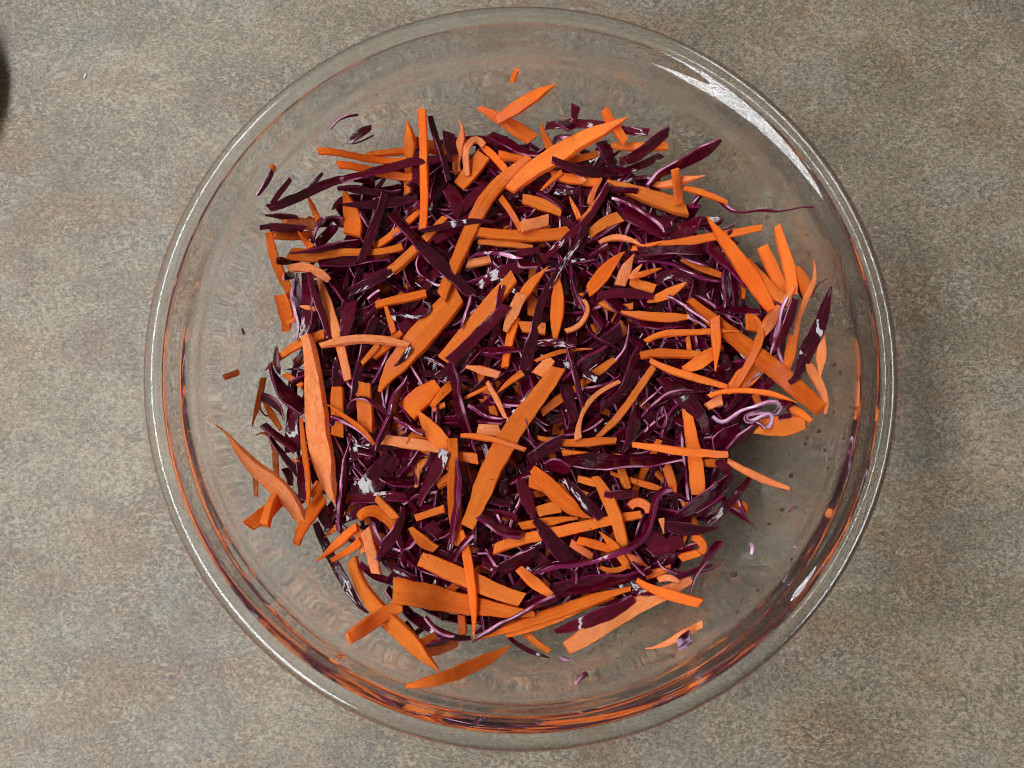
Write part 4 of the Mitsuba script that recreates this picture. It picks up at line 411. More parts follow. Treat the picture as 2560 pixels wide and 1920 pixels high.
e8 1.6 -54 0.6,2.2,4.4,5.5,3.6,3.1,2.1,0.6 -44.3,0.3,52.9 -45.7,-4.2,54.2 -47.8,-8.4,56.6 -49.1,-12.8,58.7 -50.1,-17.3,59.5 -51.8,-21.4,59.2 -53.7,-25.4,58.9 -55.1,-29.6,58.9 | pointed pink edged cabbage shred, rising steeply right, outer heap at nine o'clock
k8 0.8 -21 0.4,0.9,1.5,2.0,2.0,1.6 -66.8,-13.3,56.4 -64.5,-9.4,56.2 -60.8,-8.9,56.2 -56.5,-11.0,57.6 -52.5,-14.1,60.1 -49.8,-16.9,61.3 | slim curved pointed dark cabbage shred, lying level, outer heap at nine o'clock
e6 1.4 -64 7.9,8.5,9.1,7.3,5.5 -48.1,-14.9,55.4 -45.8,-17.5,55.6 -43.2,-19.7,56.5 -40.2,-21.5,58.1 -37.0,-22.8,59.0 | short pink edged cabbage shred, falling gently right, inner heap at eight o'clock
e4 1.6 -61 1.3,1.8,2.3,2.4,1.9,1.5 -73.6,-15.9,54.0 -69.9,-17.2,54.1 -66.3,-18.8,54.5 -62.9,-20.8,54.9 -59.9,-23.1,54.5 -57.1,-25.8,53.7 | slim pink edged cabbage shred, falling gently right half buried, outer heap at nine o'clock
e7 1.5 59 3.5,4.1,4.6,4.7,4.7,4.7,4.5,2.5,0.6 -26.8,3.8,53.9 -25.9,-0.6,54.3 -25.1,-5.0,54.6 -24.3,-9.3,54.6 -23.2,-13.5,54.6 -22.0,-17.7,54.9 -20.5,-21.8,55.2 -18.9,-25.8,55.4 -17.2,-29.8,55.4 | pink edged cabbage shred, falling steeply right, inner heap at eight o'clock
k7 1.1 -5 1.9,2.7,2.7,2.0 -31.6,-1.2,53.8 -27.7,-1.5,55.4 -23.9,-1.3,54.8 -20.3,-0.5,51.9 | short dark cabbage shred, lying level, inner heap at nine o'clock
e6 1.4 -60 1.8,2.3,2.8,1.8,0.7 -19.9,-11.6,53.7 -16.8,-13.7,54.3 -13.6,-15.3,55.2 -10.1,-16.3,55.6 -6.6,-16.8,55.6 | short slim pink edged cabbage shred, falling gently right, in the heap's middle
e6 1.2 -54 3.2,3.5,3.9,3.8,3.7 -12.0,-9.6,53.5 -8.7,-10.2,53.5 -5.5,-10.7,53.4 -2.2,-11.0,53.3 1.0,-11.3,53.1 | short pink edged cabbage shred, lying level, in the heap's middle
e5 1.4 -52 1.5,1.6,1.7,1.8 -16.4,-17.7,53.8 -13.2,-17.9,53.8 -10.1,-18.1,53.7 -6.9,-18.2,53.6 | short slim pink edged cabbage shred, lying level, in the heap's middle
e8 1.5 -49 0.6,0.8,1.5,2.3,3.1,3.1,3.1,2.3,1.5 -65.8,-24.9,52.1 -67.3,-29.1,52.0 -68.1,-33.5,51.7 -68.5,-37.9,51.4 -68.7,-42.3,51.2 -69.0,-46.8,51.1 -69.2,-51.2,51.3 -69.5,-55.5,51.5 -69.7,-59.9,51.5 | pink edged cabbage shred, standing upright, outer heap at eight o'clock
k4 0.8 -14 7.3,8.0,8.6,8.8,8.6,8.4 -49.5,-31.1,53.5 -51.9,-34.6,53.4 -54.4,-38.0,53.1 -57.0,-41.3,52.6 -59.8,-44.5,52.1 -62.6,-47.7,51.8 | broad dark cabbage shred, rising steeply right half buried, outer heap at eight o'clock
k9 0.8 15 4.3,5.0,5.7,5.2,4.7,3.4,2.2 -28.3,-29.7,60.5 -29.8,-33.2,60.2 -31.7,-36.6,59.2 -33.7,-39.9,58.0 -35.7,-43.2,57.0 -37.4,-46.6,56.3 -38.7,-50.2,55.9 | glossy purple cabbage strip with long white glints, lower left of middle
e6 1.2 52 0.6,0.7,0.9,1.0 -42.1,-33.9,53.7 -41.3,-36.7,55.5 -40.4,-39.6,57.3 -39.8,-42.3,57.6 | short thin pink edged cabbage shred, standing upright, outer heap at eight o'clock
e9 1.7 64 0.6,1.8,3.5,3.5,3.2,3.2,3.0,2.2,1.4 -24.0,-32.5,61.1 -23.6,-36.5,61.0 -23.4,-40.6,60.8 -23.6,-44.6,60.4 -23.9,-48.7,59.9 -24.3,-52.7,59.1 -24.8,-56.7,58.2 -25.4,-60.7,57.4 -26.0,-64.7,56.9 | pink edged cabbage shred, standing upright on top, inner heap at seven o'clock
k7 0.9 -38 3.9,4.1,4.3,4.3,4.1,3.9 -64.5,-47.9,54.2 -60.3,-47.5,54.4 -56.1,-47.2,54.6 -51.9,-47.0,54.9 -47.6,-47.1,55.3 -43.4,-47.2,55.5 | dark cabbage shred, lying level, outer heap at eight o'clock
k5 0.8 -16 3.0,3.0,2.9,2.5 -63.3,-29.3,51.8 -61.0,-29.6,52.0 -58.7,-30.1,52.2 -56.4,-30.7,52.3 | tiny dark cabbage shred, lying level, outer heap at eight o'clock
k6 1.0 20 1.9,2.0,2.1,2.2 -27.4,-22.9,57.0 -26.3,-23.4,55.0 -25.0,-24.0,54.1 -23.7,-24.7,54.0 | tiny slim dark cabbage shred, falling gently right, inner heap at eight o'clock
k4 1.2 -11 4.2,4.7,5.3,4.7,4.1 -37.8,28.5,48.8 -39.9,25.5,48.9 -42.2,23.0,49.4 -44.8,20.7,50.7 -47.8,19.0,51.7 | short dark cabbage shred, rising gently right half buried, inner heap at ten o'clock
k3 0.9 30 5.7,6.2,6.7,6.5,5.8,5.0 -17.9,11.1,50.3 -20.4,8.3,50.3 -23.0,5.7,50.5 -25.9,3.3,50.6 -28.9,1.2,50.8 -32.1,-0.7,50.9 | short broad dark cabbage shred, rising gently right low down, inner heap at nine o'clock
k4 0.8 -7 3.2,3.9,3.9,3.1 -69.6,28.1,50.1 -72.8,25.8,50.1 -75.6,23.0,50.0 -78.1,19.9,49.9 | short dark cabbage shred, rising steeply right half buried, outer heap at ten o'clock
c8 2.7 -5 2.7,4.4,5.7,6.4,6.6,6.7,6.7,6.1,5.2 67.8,31.2,51.1 74.2,25.4,50.5 80.8,20.1,49.8 87.4,14.7,49.8 93.3,9.0,52.3 98.3,2.8,57.0 102.1,-3.7,64.2 105.4,-10.1,72.0 109.4,-15.8,77.6 | longest straight carrot baton, falling rightwards to the heap's right edge
c9 2.4 -9 2.1,2.3,2.6,2.5,2.3,2.3,2.3,1.1,0.4 50.4,14.7,48.8 54.8,16.8,48.9 59.3,17.8,49.2 63.9,18.1,49.6 68.4,18.1,50.4 72.9,18.1,51.1 77.5,18.2,51.6 82.1,18.3,51.8 86.8,18.4,51.7 | thin level carrot strip ending over the longest baton
c9 3.1 -8 2.3,3.9,5.1,5.4,4.2,2.3 80.6,12.9,48.2 77.3,10.5,49.6 74.2,8.1,50.5 71.2,6.0,50.4 68.4,4.5,48.9 65.3,3.7,46.9 | orange carrot strip, rising gently right on top, outer heap at three o'clock
c9 2.7 11 3.8,3.7,3.7,3.0,1.7,0.5 77.3,23.3,53.5 77.4,19.0,53.4 77.5,14.7,53.2 77.5,10.5,52.9 77.3,6.2,52.7 77.1,2.0,52.6 | pointed orange carrot strip, standing upright on top, outer heap at three o'clock
c8 2.1 -13 2.9,3.3,3.8,3.6,3.5,3.2,2.8 48.8,9.5,45.3 53.0,10.2,44.9 57.1,10.6,44.7 61.1,10.4,45.2 64.9,10.0,46.6 68.7,9.4,48.0 72.6,8.9,48.8 | orange carrot strip, lying level, inner heap at three o'clock
c9 2.3 1 1.9,2.3,2.8,3.0,3.0,2.9,2.5,2.1 52.2,7.3,46.8 56.3,5.1,47.2 60.4,3.1,48.2 64.6,1.5,49.0 69.0,0.1,49.0 73.6,-1.1,48.4 78.1,-2.3,48.3 82.4,-3.6,48.5 | straight slim carrot strip falling rightwards, right of the heap's middle
c9 2.0 1 1.3,2.0,2.7,2.8,2.9,2.9,2.6,2.1 92.0,23.5,56.5 94.3,19.2,56.4 94.3,14.9,55.8 92.7,10.6,55.0 90.7,6.5,54.0 88.8,2.7,52.5 86.9,-1.1,50.6 84.9,-5.1,49.4 | thin curved carrot strip crossing over the longest baton
c9 2.0 -10 1.8,1.8,1.8,2.0,2.1,2.1,2.0,1.1,0.4 74.9,-7.5,49.0 79.1,-6.1,49.9 83.3,-5.5,50.5 87.7,-5.4,51.0 92.0,-5.8,51.9 95.8,-6.7,53.8 99.2,-8.0,56.9 102.3,-9.7,60.3 105.6,-11.6,62.4 | slim pointed orange carrot strip, lying level on top, outer heap at three o'clock
p8 2.9 -2 1.3,2.6,3.9,4.3,4.6,3.4,2.0 101.3,30.0,77.2 99.8,26.8,74.9 98.5,24.1,71.3 97.7,22.1,65.0 97.2,20.1,57.7 95.7,17.2,53.8 93.5,13.5,53.1 | pale frosted carrot sliver at the heap's right, beside the purple strip
c5 2.5 -11 4.0,4.2,4.4,4.6 93.5,26.6,46.3 93.5,24.2,46.4 93.5,21.8,46.4 93.5,19.5,46.4 | tiny orange carrot strip, standing upright, outer heap at two o'clock
c6 2.4 8 3.4,3.6,3.8,3.3,2.9 105.7,14.8,61.2 105.1,11.4,60.7 104.6,8.1,59.7 104.1,4.8,58.2 103.4,1.6,57.2 | short orange carrot strip, standing upright, heap's edge at three o'clock
p5 2.2 10 1.9,2.8,3.7,2.1,0.5 111.2,12.2,77.2 110.9,8.1,76.9 110.6,4.1,76.4 110.2,0.1,76.0 109.7,-4.0,76.0 | short pointed paler carrot strip, standing upright, heap's edge at three o'clock
p3 2.6 2 2.9,3.0,2.9,2.5,1.7,0.8 107.7,1.7,70.7 108.8,-2.1,72.5 109.8,-5.9,74.8 110.8,-9.6,76.3 111.2,-13.4,77.0 110.6,-17.5,77.1 | pointed paler carrot strip, falling steeply right low down, heap's edge at three o'clock
c5 3.1 -9 4.7,6.2,7.4,7.5,6.7,5.5 107.2,-19.4,66.0 104.2,-19.9,63.6 101.7,-20.1,59.3 99.3,-19.9,54.3 96.6,-19.6,49.7 93.3,-19.2,47.0 | wide wet carrot slab under the folded lilac shred, heap's right edge
c6 2.2 -4 2.8,2.9,2.6,1.9 103.6,-14.3,62.6 104.8,-15.8,66.5 106.5,-17.4,68.2 108.4,-19.1,68.5 | short orange carrot strip, falling gently right, heap's edge at three o'clock
c5 3.3 -7 2.9,5.6,8.3,7.2,6.1 83.0,-5.0,46.6 86.6,-2.5,46.6 90.1,0.2,46.7 93.4,3.1,46.7 96.7,6.1,46.7 | short broad orange carrot strip, rising gently right, outer heap at three o'clock
p6 2.6 -8 2.9,3.4,4.0,4.5 74.7,-11.3,45.3 76.8,-10.3,45.4 78.8,-9.3,45.6 80.8,-8.4,45.7 | tiny paler carrot strip, rising gently right, outer heap at three o'clock
c8 2.1 6 2.2,2.5,2.8,3.0,3.1,3.2,3.1,2.9,2.7 44.3,-26.6,49.1 48.7,-27.4,50.7 53.0,-28.1,52.6 57.5,-28.8,53.5 62.1,-29.4,53.1 67.0,-29.8,51.6 72.0,-30.1,50.1 76.8,-30.4,49.3 81.6,-30.5,49.2 | slim level carrot strip right of centre, above a dark cabbage strip
c7 2.3 -9 1.5,2.1,2.6,3.0,3.2,3.2,2.8,2.3 6.8,-23.9,51.0 11.1,-25.1,50.7 15.5,-25.8,50.4 20.0,-26.0,50.2 24.4,-26.0,50.3 28.9,-25.7,50.4 33.3,-25.4,50.3 37.8,-25.2,50.2 | orange carrot strip, lying level, in the heap's middle
c7 2.3 9 2.6,2.6,2.6,2.6,2.2,1.9,1.5 16.5,-29.8,49.6 20.3,-30.3,49.6 24.0,-30.7,49.6 27.8,-31.0,49.6 31.6,-31.2,49.5 35.4,-31.2,49.4 39.2,-31.1,49.3 | slim orange carrot strip, lying level, inner heap at five o'clock
c7 2.4 1 3.9,4.2,4.6,4.9,5.3,5.8,5.8,5.6,5.3 66.3,-12.5,48.4 66.9,-16.7,47.7 67.7,-20.8,46.6 68.4,-25.0,45.6 69.1,-29.3,45.3 69.6,-33.5,45.5 69.9,-37.8,45.8 70.1,-42.0,46.1 70.2,-46.3,46.3 | upright carrot baton with blunt lower end, lower right of the heap
c6 2.1 6 2.8,2.9,3.0,3.0,3.0,3.0,2.6,1.9,1.3 54.3,5.2,43.3 51.3,1.0,43.6 48.3,-3.2,44.2 45.2,-7.5,45.0 42.1,-11.6,46.0 38.9,-15.6,46.9 35.5,-19.3,47.8 31.8,-22.7,48.3 27.9,-25.8,48.6 | orange carrot strip, rising steeply right, inner heap at three o'clock
p7 2.4 -3 1.4,1.8,2.0,2.0,1.9,1.5,2.1,3.0 40.0,-1.3,47.1 35.9,-3.1,47.5 32.0,-5.5,48.1 28.6,-8.5,48.9 25.9,-12.1,50.2 23.9,-16.2,51.3 22.8,-20.5,51.9 22.6,-24.8,52.1 | curved paler carrot strip, rising steeply right, in the heap's middle
c4 2.1 -7 2.5,3.0,3.5,3.3,3.0 38.4,8.3,44.3 34.8,5.6,44.8 31.2,2.8,45.6 27.6,0.0,46.3 24.1,-2.7,46.7 | short orange carrot strip, rising gently right half buried, in the heap's middle
c3 2.1 -9 2.9,3.2,3.5,3.2,2.9 22.2,-4.1,48.4 18.7,-6.5,49.1 15.2,-9.0,50.0 11.8,-11.6,50.7 8.6,-14.2,51.0 | short orange carrot strip, rising gently right low down, in the heap's middle
c8 1.7 -7 0.4,0.9,1.4,1.7,1.9,1.6,1.3 29.1,11.8,48.4 25.2,11.6,48.5 21.2,11.1,49.1 17.2,10.3,50.4 13.3,9.1,51.9 9.6,7.7,52.6 6.0,6.0,52.8 | slim pointed orange carrot strip, lying level, in the heap's middle
p7 2.4 -4 4.1,4.5,4.8,5.2 12.4,7.4,51.1 10.7,5.2,50.9 8.9,3.0,50.7 7.2,0.8,50.7 | tiny paler carrot strip, rising steeply right, in the heap's middle
c4 2.3 2 4.2,4.4,4.6,4.8 0.1,20.4,50.6 3.5,20.0,50.6 6.8,19.6,50.4 10.2,19.3,50.3 | short orange carrot strip, lying level half buried, in the heap's middle
p8 2.5 11 2.0,2.0,2.0,2.0,2.0 25.1,31.7,49.0 27.3,27.7,48.7 25.9,23.6,48.4 22.4,20.3,48.5 18.4,18.9,48.7 | short slim curved paler carrot strip, rising steeply right, inner heap at one o'clock
c7 2.4 5 1.0,2.1,3.2,3.6,3.8,3.6,2.7,1.8 40.4,26.3,51.2 44.3,25.4,51.3 48.3,24.8,51.3 52.4,24.3,51.0 56.5,24.1,50.4 60.6,24.2,49.8 64.8,24.4,49.4 68.9,24.8,49.3 | pointed orange carrot strip, lying level, inner heap at two o'clock
p6 2.5 -12 2.0,2.4,2.7,2.6,2.4,1.9,1.3 82.7,-32.6,44.2 86.1,-35.1,45.3 89.3,-37.3,48.1 92.1,-39.3,52.7 94.5,-41.2,58.1 97.1,-42.8,62.9 100.3,-44.4,65.5 | slim pale carrot strip poking out right, lowest of the right side
c7 2.4 -11 2.8,3.0,2.9,2.5 39.4,-36.0,50.9 40.0,-38.6,51.7 40.8,-41.2,51.8 41.7,-43.7,51.3 | tiny orange carrot strip, falling steeply right, inner heap at five o'clock
c6 2.6 9 3.6,3.9,3.4,2.3 57.4,-34.7,48.0 58.7,-38.1,48.1 59.6,-41.5,48.3 60.1,-45.0,48.4 | short orange carrot strip, falling steeply right, outer heap at four o'clock
c5 2.2 -6 1.3,1.7,2.1,2.3,2.4,1.6,0.7 35.3,-37.6,50.1 39.1,-39.2,50.1 42.9,-40.4,50.0 46.8,-41.6,49.9 50.7,-42.7,49.7 54.6,-43.8,49.4 58.5,-45.0,49.1 | slim orange carrot strip, falling gently right, inner heap at four o'clock
c3 2.6 1 3.2,3.2,3.2,3.3 72.8,-33.6,43.1 76.0,-33.6,42.7 79.2,-33.6,42.1 82.3,-33.6,41.8 | short orange carrot strip, lying level low down, outer heap at four o'clock
c6 1.9 -12 1.1,1.2,1.2,1.2 24.1,33.6,49.3 24.6,33.7,49.3 25.2,33.7,49.2 25.7,33.8,49.2 | tiny thin orange carrot strip, lying level, inner heap at one o'clock
c3 1.8 11 1.9,1.9,1.9,2.0 67.9,17.4,45.0 68.2,15.4,44.9 68.4,13.4,44.8 68.6,11.4,44.7 | tiny slim orange carrot strip, standing upright low down, outer heap at two o'clock
c4 1.7 3 2.2,2.0,1.8,1.6 90.6,39.4,47.9 90.4,37.2,47.7 90.3,34.9,47.6 90.1,32.6,47.6 | lower tiny slim orange carrot strip, standing upright half buried, outer heap at two o'clock
c4 1.9 5 2.5,2.5,2.5,2.5 94.2,-6.3,45.6 94.7,-7.9,45.6 95.3,-9.4,45.5 95.8,-11.0,45.4 | tiny slim orange carrot strip, falling steeply right half buried, outer heap at three o'clock
c7 3.0 12 0.4,2.4,4.5,5.2,5.0,4.0,2.1,0.4 15.5,42.6,51.6 15.4,38.2,51.5 15.3,33.7,51.4 15.1,29.3,51.2 14.9,24.9,50.9 14.5,20.5,50.6 14.2,16.2,50.4 13.9,11.8,50.2 | pointed carrot splinter hanging point down above the heap's middle
c6 2.7 -7 2.9,3.9,4.3,3.3,1.8,0.4 -0.5,29.2,53.1 1.5,32.5,53.0 3.7,35.7,52.7 6.1,38.8,52.1 8.6,41.8,51.6 11.3,44.6,51.5 | pointed orange carrot strip, rising steeply right, inner heap at twelve o'clock
c6 2.5 -3 0.4,3.0,4.1,3.4,0.8 66.8,38.3,51.7 63.4,36.2,50.1 59.8,34.5,47.9 55.8,32.8,47.1 51.7,31.2,46.8 | short pointed orange carrot strip, rising gently right, outer heap at two o'clock
p8 2.2 -11 0.4,0.9,1.6,1.8,1.9,1.9,1.8,1.6 107.1,38.7,82.4 107.8,34.6,82.0 107.3,30.8,80.9 106.3,27.3,78.8 105.5,24.0,75.7 105.1,21.0,71.8 105.0,17.6,68.0 105.1,13.6,65.7 | thin pinkish carrot thread standing highest at the heap's right edge
c4 2.1 -5 3.1,4.2,4.4,3.6 44.6,39.9,48.2 47.7,38.2,48.0 51.1,37.1,47.7 54.6,36.5,47.5 | short orange carrot strip, falling gently right half buried, inner heap at one o'clock
c4 2.6 1 2.7,2.9,3.2,2.9,2.7 32.8,31.1,47.8 35.8,29.4,47.6 39.0,28.7,47.2 42.3,28.7,46.8 45.8,29.5,46.6 | short curved orange carrot strip, lying level half buried, inner heap at one o'clock
k7 0.8 -49 4.9,4.2,2.5,0.4 102.0,26.8,72.8 100.6,26.8,64.5 101.5,27.5,61.5 104.9,29.0,63.6 | short curved pointed dark cabbage shred, lying level, heap's edge at two o'clock
f8 1.4 -52 0.8,2.0,3.3,3.1,3.0,1.7,0.6 99.6,26.7,76.0 98.5,23.5,74.4 98.1,20.4,71.6 98.3,17.6,67.3 98.8,14.8,62.0 98.9,11.8,58.1 98.0,8.2,56.7 | pale lilac cabbage shred, rising steeply right, heap's edge at three o'clock
k8 0.8 -0 2.5,3.2,3.6,3.2,2.1,0.8 101.3,25.1,78.0 100.6,21.3,76.5 99.8,17.7,74.1 99.2,14.4,70.2 98.7,11.4,65.3 97.5,8.2,61.5 | purple cabbage strip with frosted pale side, between carrots at the right
k8 0.8 8 0.4,2.5,4.1,4.7,5.2,5.4,4.8,3.5,1.7 111.5,27.5,87.4 110.5,23.2,85.9 110.0,19.1,83.2 109.3,15.0,80.2 108.0,11.1,77.6 106.6,7.2,74.5 105.6,3.0,71.5 104.1,-1.2,69.5 101.2,-4.7,67.5 | broad glossy purple cabbage strip along the heap's right edge
k8 0.9 -21 0.7,1.1,0.9,0.4 95.8,29.7,56.6 96.1,26.9,66.3 97.0,24.4,72.9 99.0,22.4,75.1 | thin pointed dark cabbage shred, falling gently right, heap's edge at two o'clock
e2 0.6 63 0.5,0.5,0.6,0.6 110.9,30.7,86.3 109.4,29.9,83.5 108.8,28.8,79.7 108.4,26.7,77.2 | thin curved pink edged cabbage shred, rising steeply right low down, heap's edge at two o'clock
e9 1.3 -65 2.1,3.0,3.5,3.1,1.3,0.6 59.8,32.3,50.8 62.9,30.3,51.5 65.9,28.1,52.6 68.9,25.8,53.2 71.7,23.5,54.0 74.5,21.1,54.8 | slim pointed pink edged cabbage shred, falling gently right on top, outer heap at two o'clock
e7 1.6 64 0.6,1.0,1.9,2.9 69.2,38.0,52.1 68.7,35.7,51.2 68.3,33.6,49.4 67.8,31.3,48.0 | tiny slim pink edged cabbage shred, rising steeply right, outer heap at two o'clock
e6 1.5 57 1.4,2.0,2.6,2.4,2.1,0.8,0.6 69.9,34.2,47.0 73.3,32.3,47.0 76.5,30.1,46.9 79.6,27.7,46.7 82.7,25.4,46.6 86.1,23.5,46.5 89.8,22.1,46.5 | slim pink edged cabbage shred, falling gently right, outer heap at two o'clock
k6 1.0 -1 2.6,2.7,2.9,2.8,2.5,2.2 79.1,28.0,48.1 82.8,28.0,47.9 86.5,28.0,47.2 90.2,27.8,47.1 93.7,27.4,47.6 97.2,27.0,47.9 | short slim dark cabbage shred, lying level, outer heap at two o'clock
e7 1.2 51 0.6,1.1,1.5,1.5,0.7,0.6 26.6,22.8,47.4 27.9,18.7,48.2 30.6,15.8,49.8 34.0,13.8,50.5 37.9,12.3,48.7 41.2,10.4,45.9 | thin curved pointed pink edged cabbage shred, falling gently right, inner heap at two o'clock
e8 1.5 -60 0.6,0.6,1.3,1.3,1.4 44.5,22.5,44.6 44.2,18.4,44.7 43.1,14.4,45.7 41.3,10.7,46.9 38.9,7.5,46.7 | short thin pink edged cabbage shred, rising steeply right, inner heap at two o'clock
e4 1.6 -59 1.3,3.0,4.8,5.2,4.4,3.5 35.0,13.0,49.4 31.6,10.0,49.5 28.0,7.0,49.7 24.4,4.0,50.6 20.7,1.0,52.2 17.1,-1.8,53.1 | pink edged cabbage shred, rising gently right half buried, in the heap's middle
e5 1.5 58 1.3,1.5,1.7,1.2,0.7 25.1,-4.3,48.2 29.4,-4.0,47.1 33.5,-2.8,45.5 37.3,-0.8,44.4 40.7,1.8,43.9 | short slim pink edged cabbage shred, rising gently right, in the heap's middle
k8 1.0 -43 2.3,2.5,2.7,2.7,2.7,2.0,1.2 18.8,11.9,52.3 20.0,7.8,53.3 21.0,3.6,54.2 21.8,-0.4,54.2 22.7,-4.2,53.2 23.6,-8.1,52.2 24.6,-12.0,51.9 | slim dark cabbage shred, standing upright, in the heap's middle
k8 0.9 11 2.4,2.8,3.1,2.5,1.9 6.1,13.3,50.4 10.2,13.7,51.4 14.2,13.5,52.5 18.1,12.8,53.2 22.0,11.5,53.4 | right hand short dark cabbage shred, lying level, in the heap's middle
e8 1.3 60 0.8,1.0,1.2,0.8,0.6 48.6,-10.8,43.9 51.3,-8.7,43.8 54.0,-6.4,43.6 56.5,-3.9,43.4 58.8,-1.3,43.3 | short thin pink edged cabbage shred, rising steeply right, inner heap at three o'clock
e9 1.3 48 0.8,2.3,3.3,3.1,2.6,2.0,0.8,0.6 48.1,-15.6,48.2 51.2,-12.7,47.5 54.5,-9.9,47.5 57.9,-7.7,48.7 61.6,-6.4,49.8 65.6,-5.8,50.1 70.1,-5.5,49.2 74.6,-5.3,47.5 | curved pointed pink edged cabbage shred, rising gently right on top, inner heap at three o'clock
k8 1.0 3 4.6,6.0,7.0,7.0,6.4,5.2,3.8,2.4 57.5,0.5,44.6 60.1,-2.7,45.5 62.8,-5.8,47.4 65.5,-8.8,49.0 68.4,-11.7,49.4 71.2,-14.8,48.6 73.5,-18.2,46.5 74.7,-22.2,44.7 | big dark wet cabbage strip falling rightwards, right of the heap's middle
e9 1.0 51 0.8,0.9,0.9,0.9,0.9,0.8 56.5,-11.4,48.9 54.4,-14.7,49.1 54.9,-19.8,49.4 56.6,-20.2,49.3 58.0,-15.3,48.4 57.1,-11.4,46.7 | small loop of pink edged cabbage right of the heap's middle
e6 1.3 -65 4.6,5.4,6.2,4.1,2.0 64.5,-10.2,46.0 62.0,-13.3,46.2 59.8,-16.6,46.5 57.9,-20.1,47.0 56.5,-23.9,47.2 | short pink edged cabbage shred, rising steeply right, inner heap at three o'clock
f9 1.3 66 1.4,1.8,1.9,2.1,1.9,1.8,1.9,1.7,1.8,1.8,1.9,1.7,1.4 77.1,-15.0,44.6 82.7,-16.8,44.9 87.1,-13.3,45.6 92.1,-11.9,47.1 97.2,-10.3,50.3 101.6,-11.2,53.4 100.7,-14.5,52.1 94.8,-13.9,48.1 89.6,-15.6,48.1 90.1,-17.8,52.2 97.4,-15.8,55.6 97.3,-18.5,55.9 92.3,-18.3,54.0 | folded pale lilac cabbage shred doubled back on itself, heap's right side
k8 0.8 -1 2.4,2.9,2.7,2.0 101.3,-10.4,53.2 104.1,-11.1,57.8 103.7,-12.7,62.4 101.6,-14.9,62.9 | short curved dark cabbage shred, falling steeply right, heap's edge at three o'clock
k8 1.1 -6 2.0,2.0,2.1,2.2 99.4,-17.0,59.6 100.5,-17.0,61.1 101.5,-16.9,63.0 102.7,-16.8,64.1 | tiny slim dark cabbage shred, lying level, heap's edge at three o'clock
k8 1.0 -26 3.0,4.5,5.1,4.0,2.4,0.6 46.3,-10.9,45.8 46.0,-14.8,46.4 45.2,-18.8,47.9 43.9,-22.7,49.5 42.2,-26.2,49.9 40.3,-29.4,49.3 | pointed dark cabbage shred, rising steeply right, inner heap at four o'clock
e7 1.2 -65 0.7,1.0,1.0,0.6 49.2,-16.8,45.1 50.9,-18.2,45.3 51.0,-19.8,45.5 49.6,-21.4,45.7 | tiny thin curved pink edged cabbage shred, standing upright, inner heap at four o'clock
e7 1.2 57 3.5,4.8,6.1,4.3,2.5 81.0,-28.7,46.9 84.5,-26.2,47.1 87.7,-23.7,47.8 90.6,-21.1,49.5 93.6,-18.3,50.6 | short pink edged cabbage shred, rising gently right, outer heap at three o'clock
k5 1.0 12 5.3,5.7,5.0,3.1 77.2,-26.2,43.9 80.6,-23.9,44.3 84.1,-21.6,44.4 87.8,-19.4,44.1 | short broad dark cabbage shred, rising gently right, outer heap at three o'clock
k7 1.0 -55 6.7,7.5,8.3,8.9,8.9,8.9,8.4,7.5,6.7 18.2,-33.3,53.3 23.5,-33.3,53.3 28.9,-33.4,53.4 34.2,-33.4,53.7 39.5,-33.4,54.0 44.9,-33.3,52.9 50.5,-33.0,51.7 55.8,-32.7,51.6 61.2,-32.2,51.4 | broad level dark cabbage strip below the thin level carrots, right of centre
k6 0.9 18 4.2,3.8,3.4,3.1 37.2,-25.0,47.7 38.8,-23.6,47.4 40.4,-22.1,47.0 42.0,-20.7,46.7 | tiny dark cabbage shred, rising steeply right, inner heap at four o'clock
k9 1.0 20 4.7,5.0,5.3,5.6,5.9 3.7,-32.9,51.8 6.5,-30.8,52.1 9.5,-28.9,52.5 12.7,-27.4,52.7 16.1,-26.2,52.7 | wet cabbage piece with a bright white glint just below the heap's middle
e9 1.3 56 3.3,6.1,6.4,4.2 9.3,-34.8,51.9 12.8,-34.7,52.2 15.9,-35.4,54.7 18.9,-36.9,57.3 | short pink edged cabbage shred, lying level on top, inner heap at six o'clock
e9 1.6 -52 0.6,0.7,1.4,0.6,0.6 2.1,-17.7,58.0 3.0,-20.7,57.6 4.0,-23.6,56.1 5.1,-26.5,54.4 6.3,-29.4,54.0 | short slim pink edged cabbage shred, falling steeply right on top, in the heap's middle
e9 0.6 -64 0.6,0.6,0.6,0.6 7.9,-33.8,52.0 8.9,-36.4,52.8 9.9,-38.9,52.4 10.9,-41.4,53.2 | tiny thin pink edged cabbage shred, falling steeply right on top, inner heap at six o'clock
k7 1.0 -6 3.0,3.4,3.3,2.6 78.1,-32.6,44.2 80.4,-34.6,45.0 82.4,-37.2,44.0 83.7,-40.2,42.4 | short dark cabbage shred, falling steeply right, outer heap at four o'clock
e5 1.3 50 2.7,2.4,2.1,1.8 69.1,22.0,45.8 69.8,18.8,46.2 70.3,15.4,47.9 70.9,12.2,48.8 | short slim pink edged cabbage shred, falling steeply right, outer heap at two o'clock
f7 1.4 -62 1.3,1.3,1.3,1.3 67.3,24.6,50.6 69.8,23.5,49.2 72.7,22.6,46.5 75.1,21.2,45.7 | short thin pale lilac cabbage shred, falling gently right, outer heap at two o'clock
k7 0.8 -21 0.7,0.9,0.9,0.9,0.9,0.7 72.3,27.1,46.8 75.5,26.6,47.9 79.7,26.4,48.6 84.2,25.8,48.6 87.9,24.1,48.2 89.8,20.6,48.0 | thin curved dark cabbage shred, falling gently right, outer heap at two o'clock
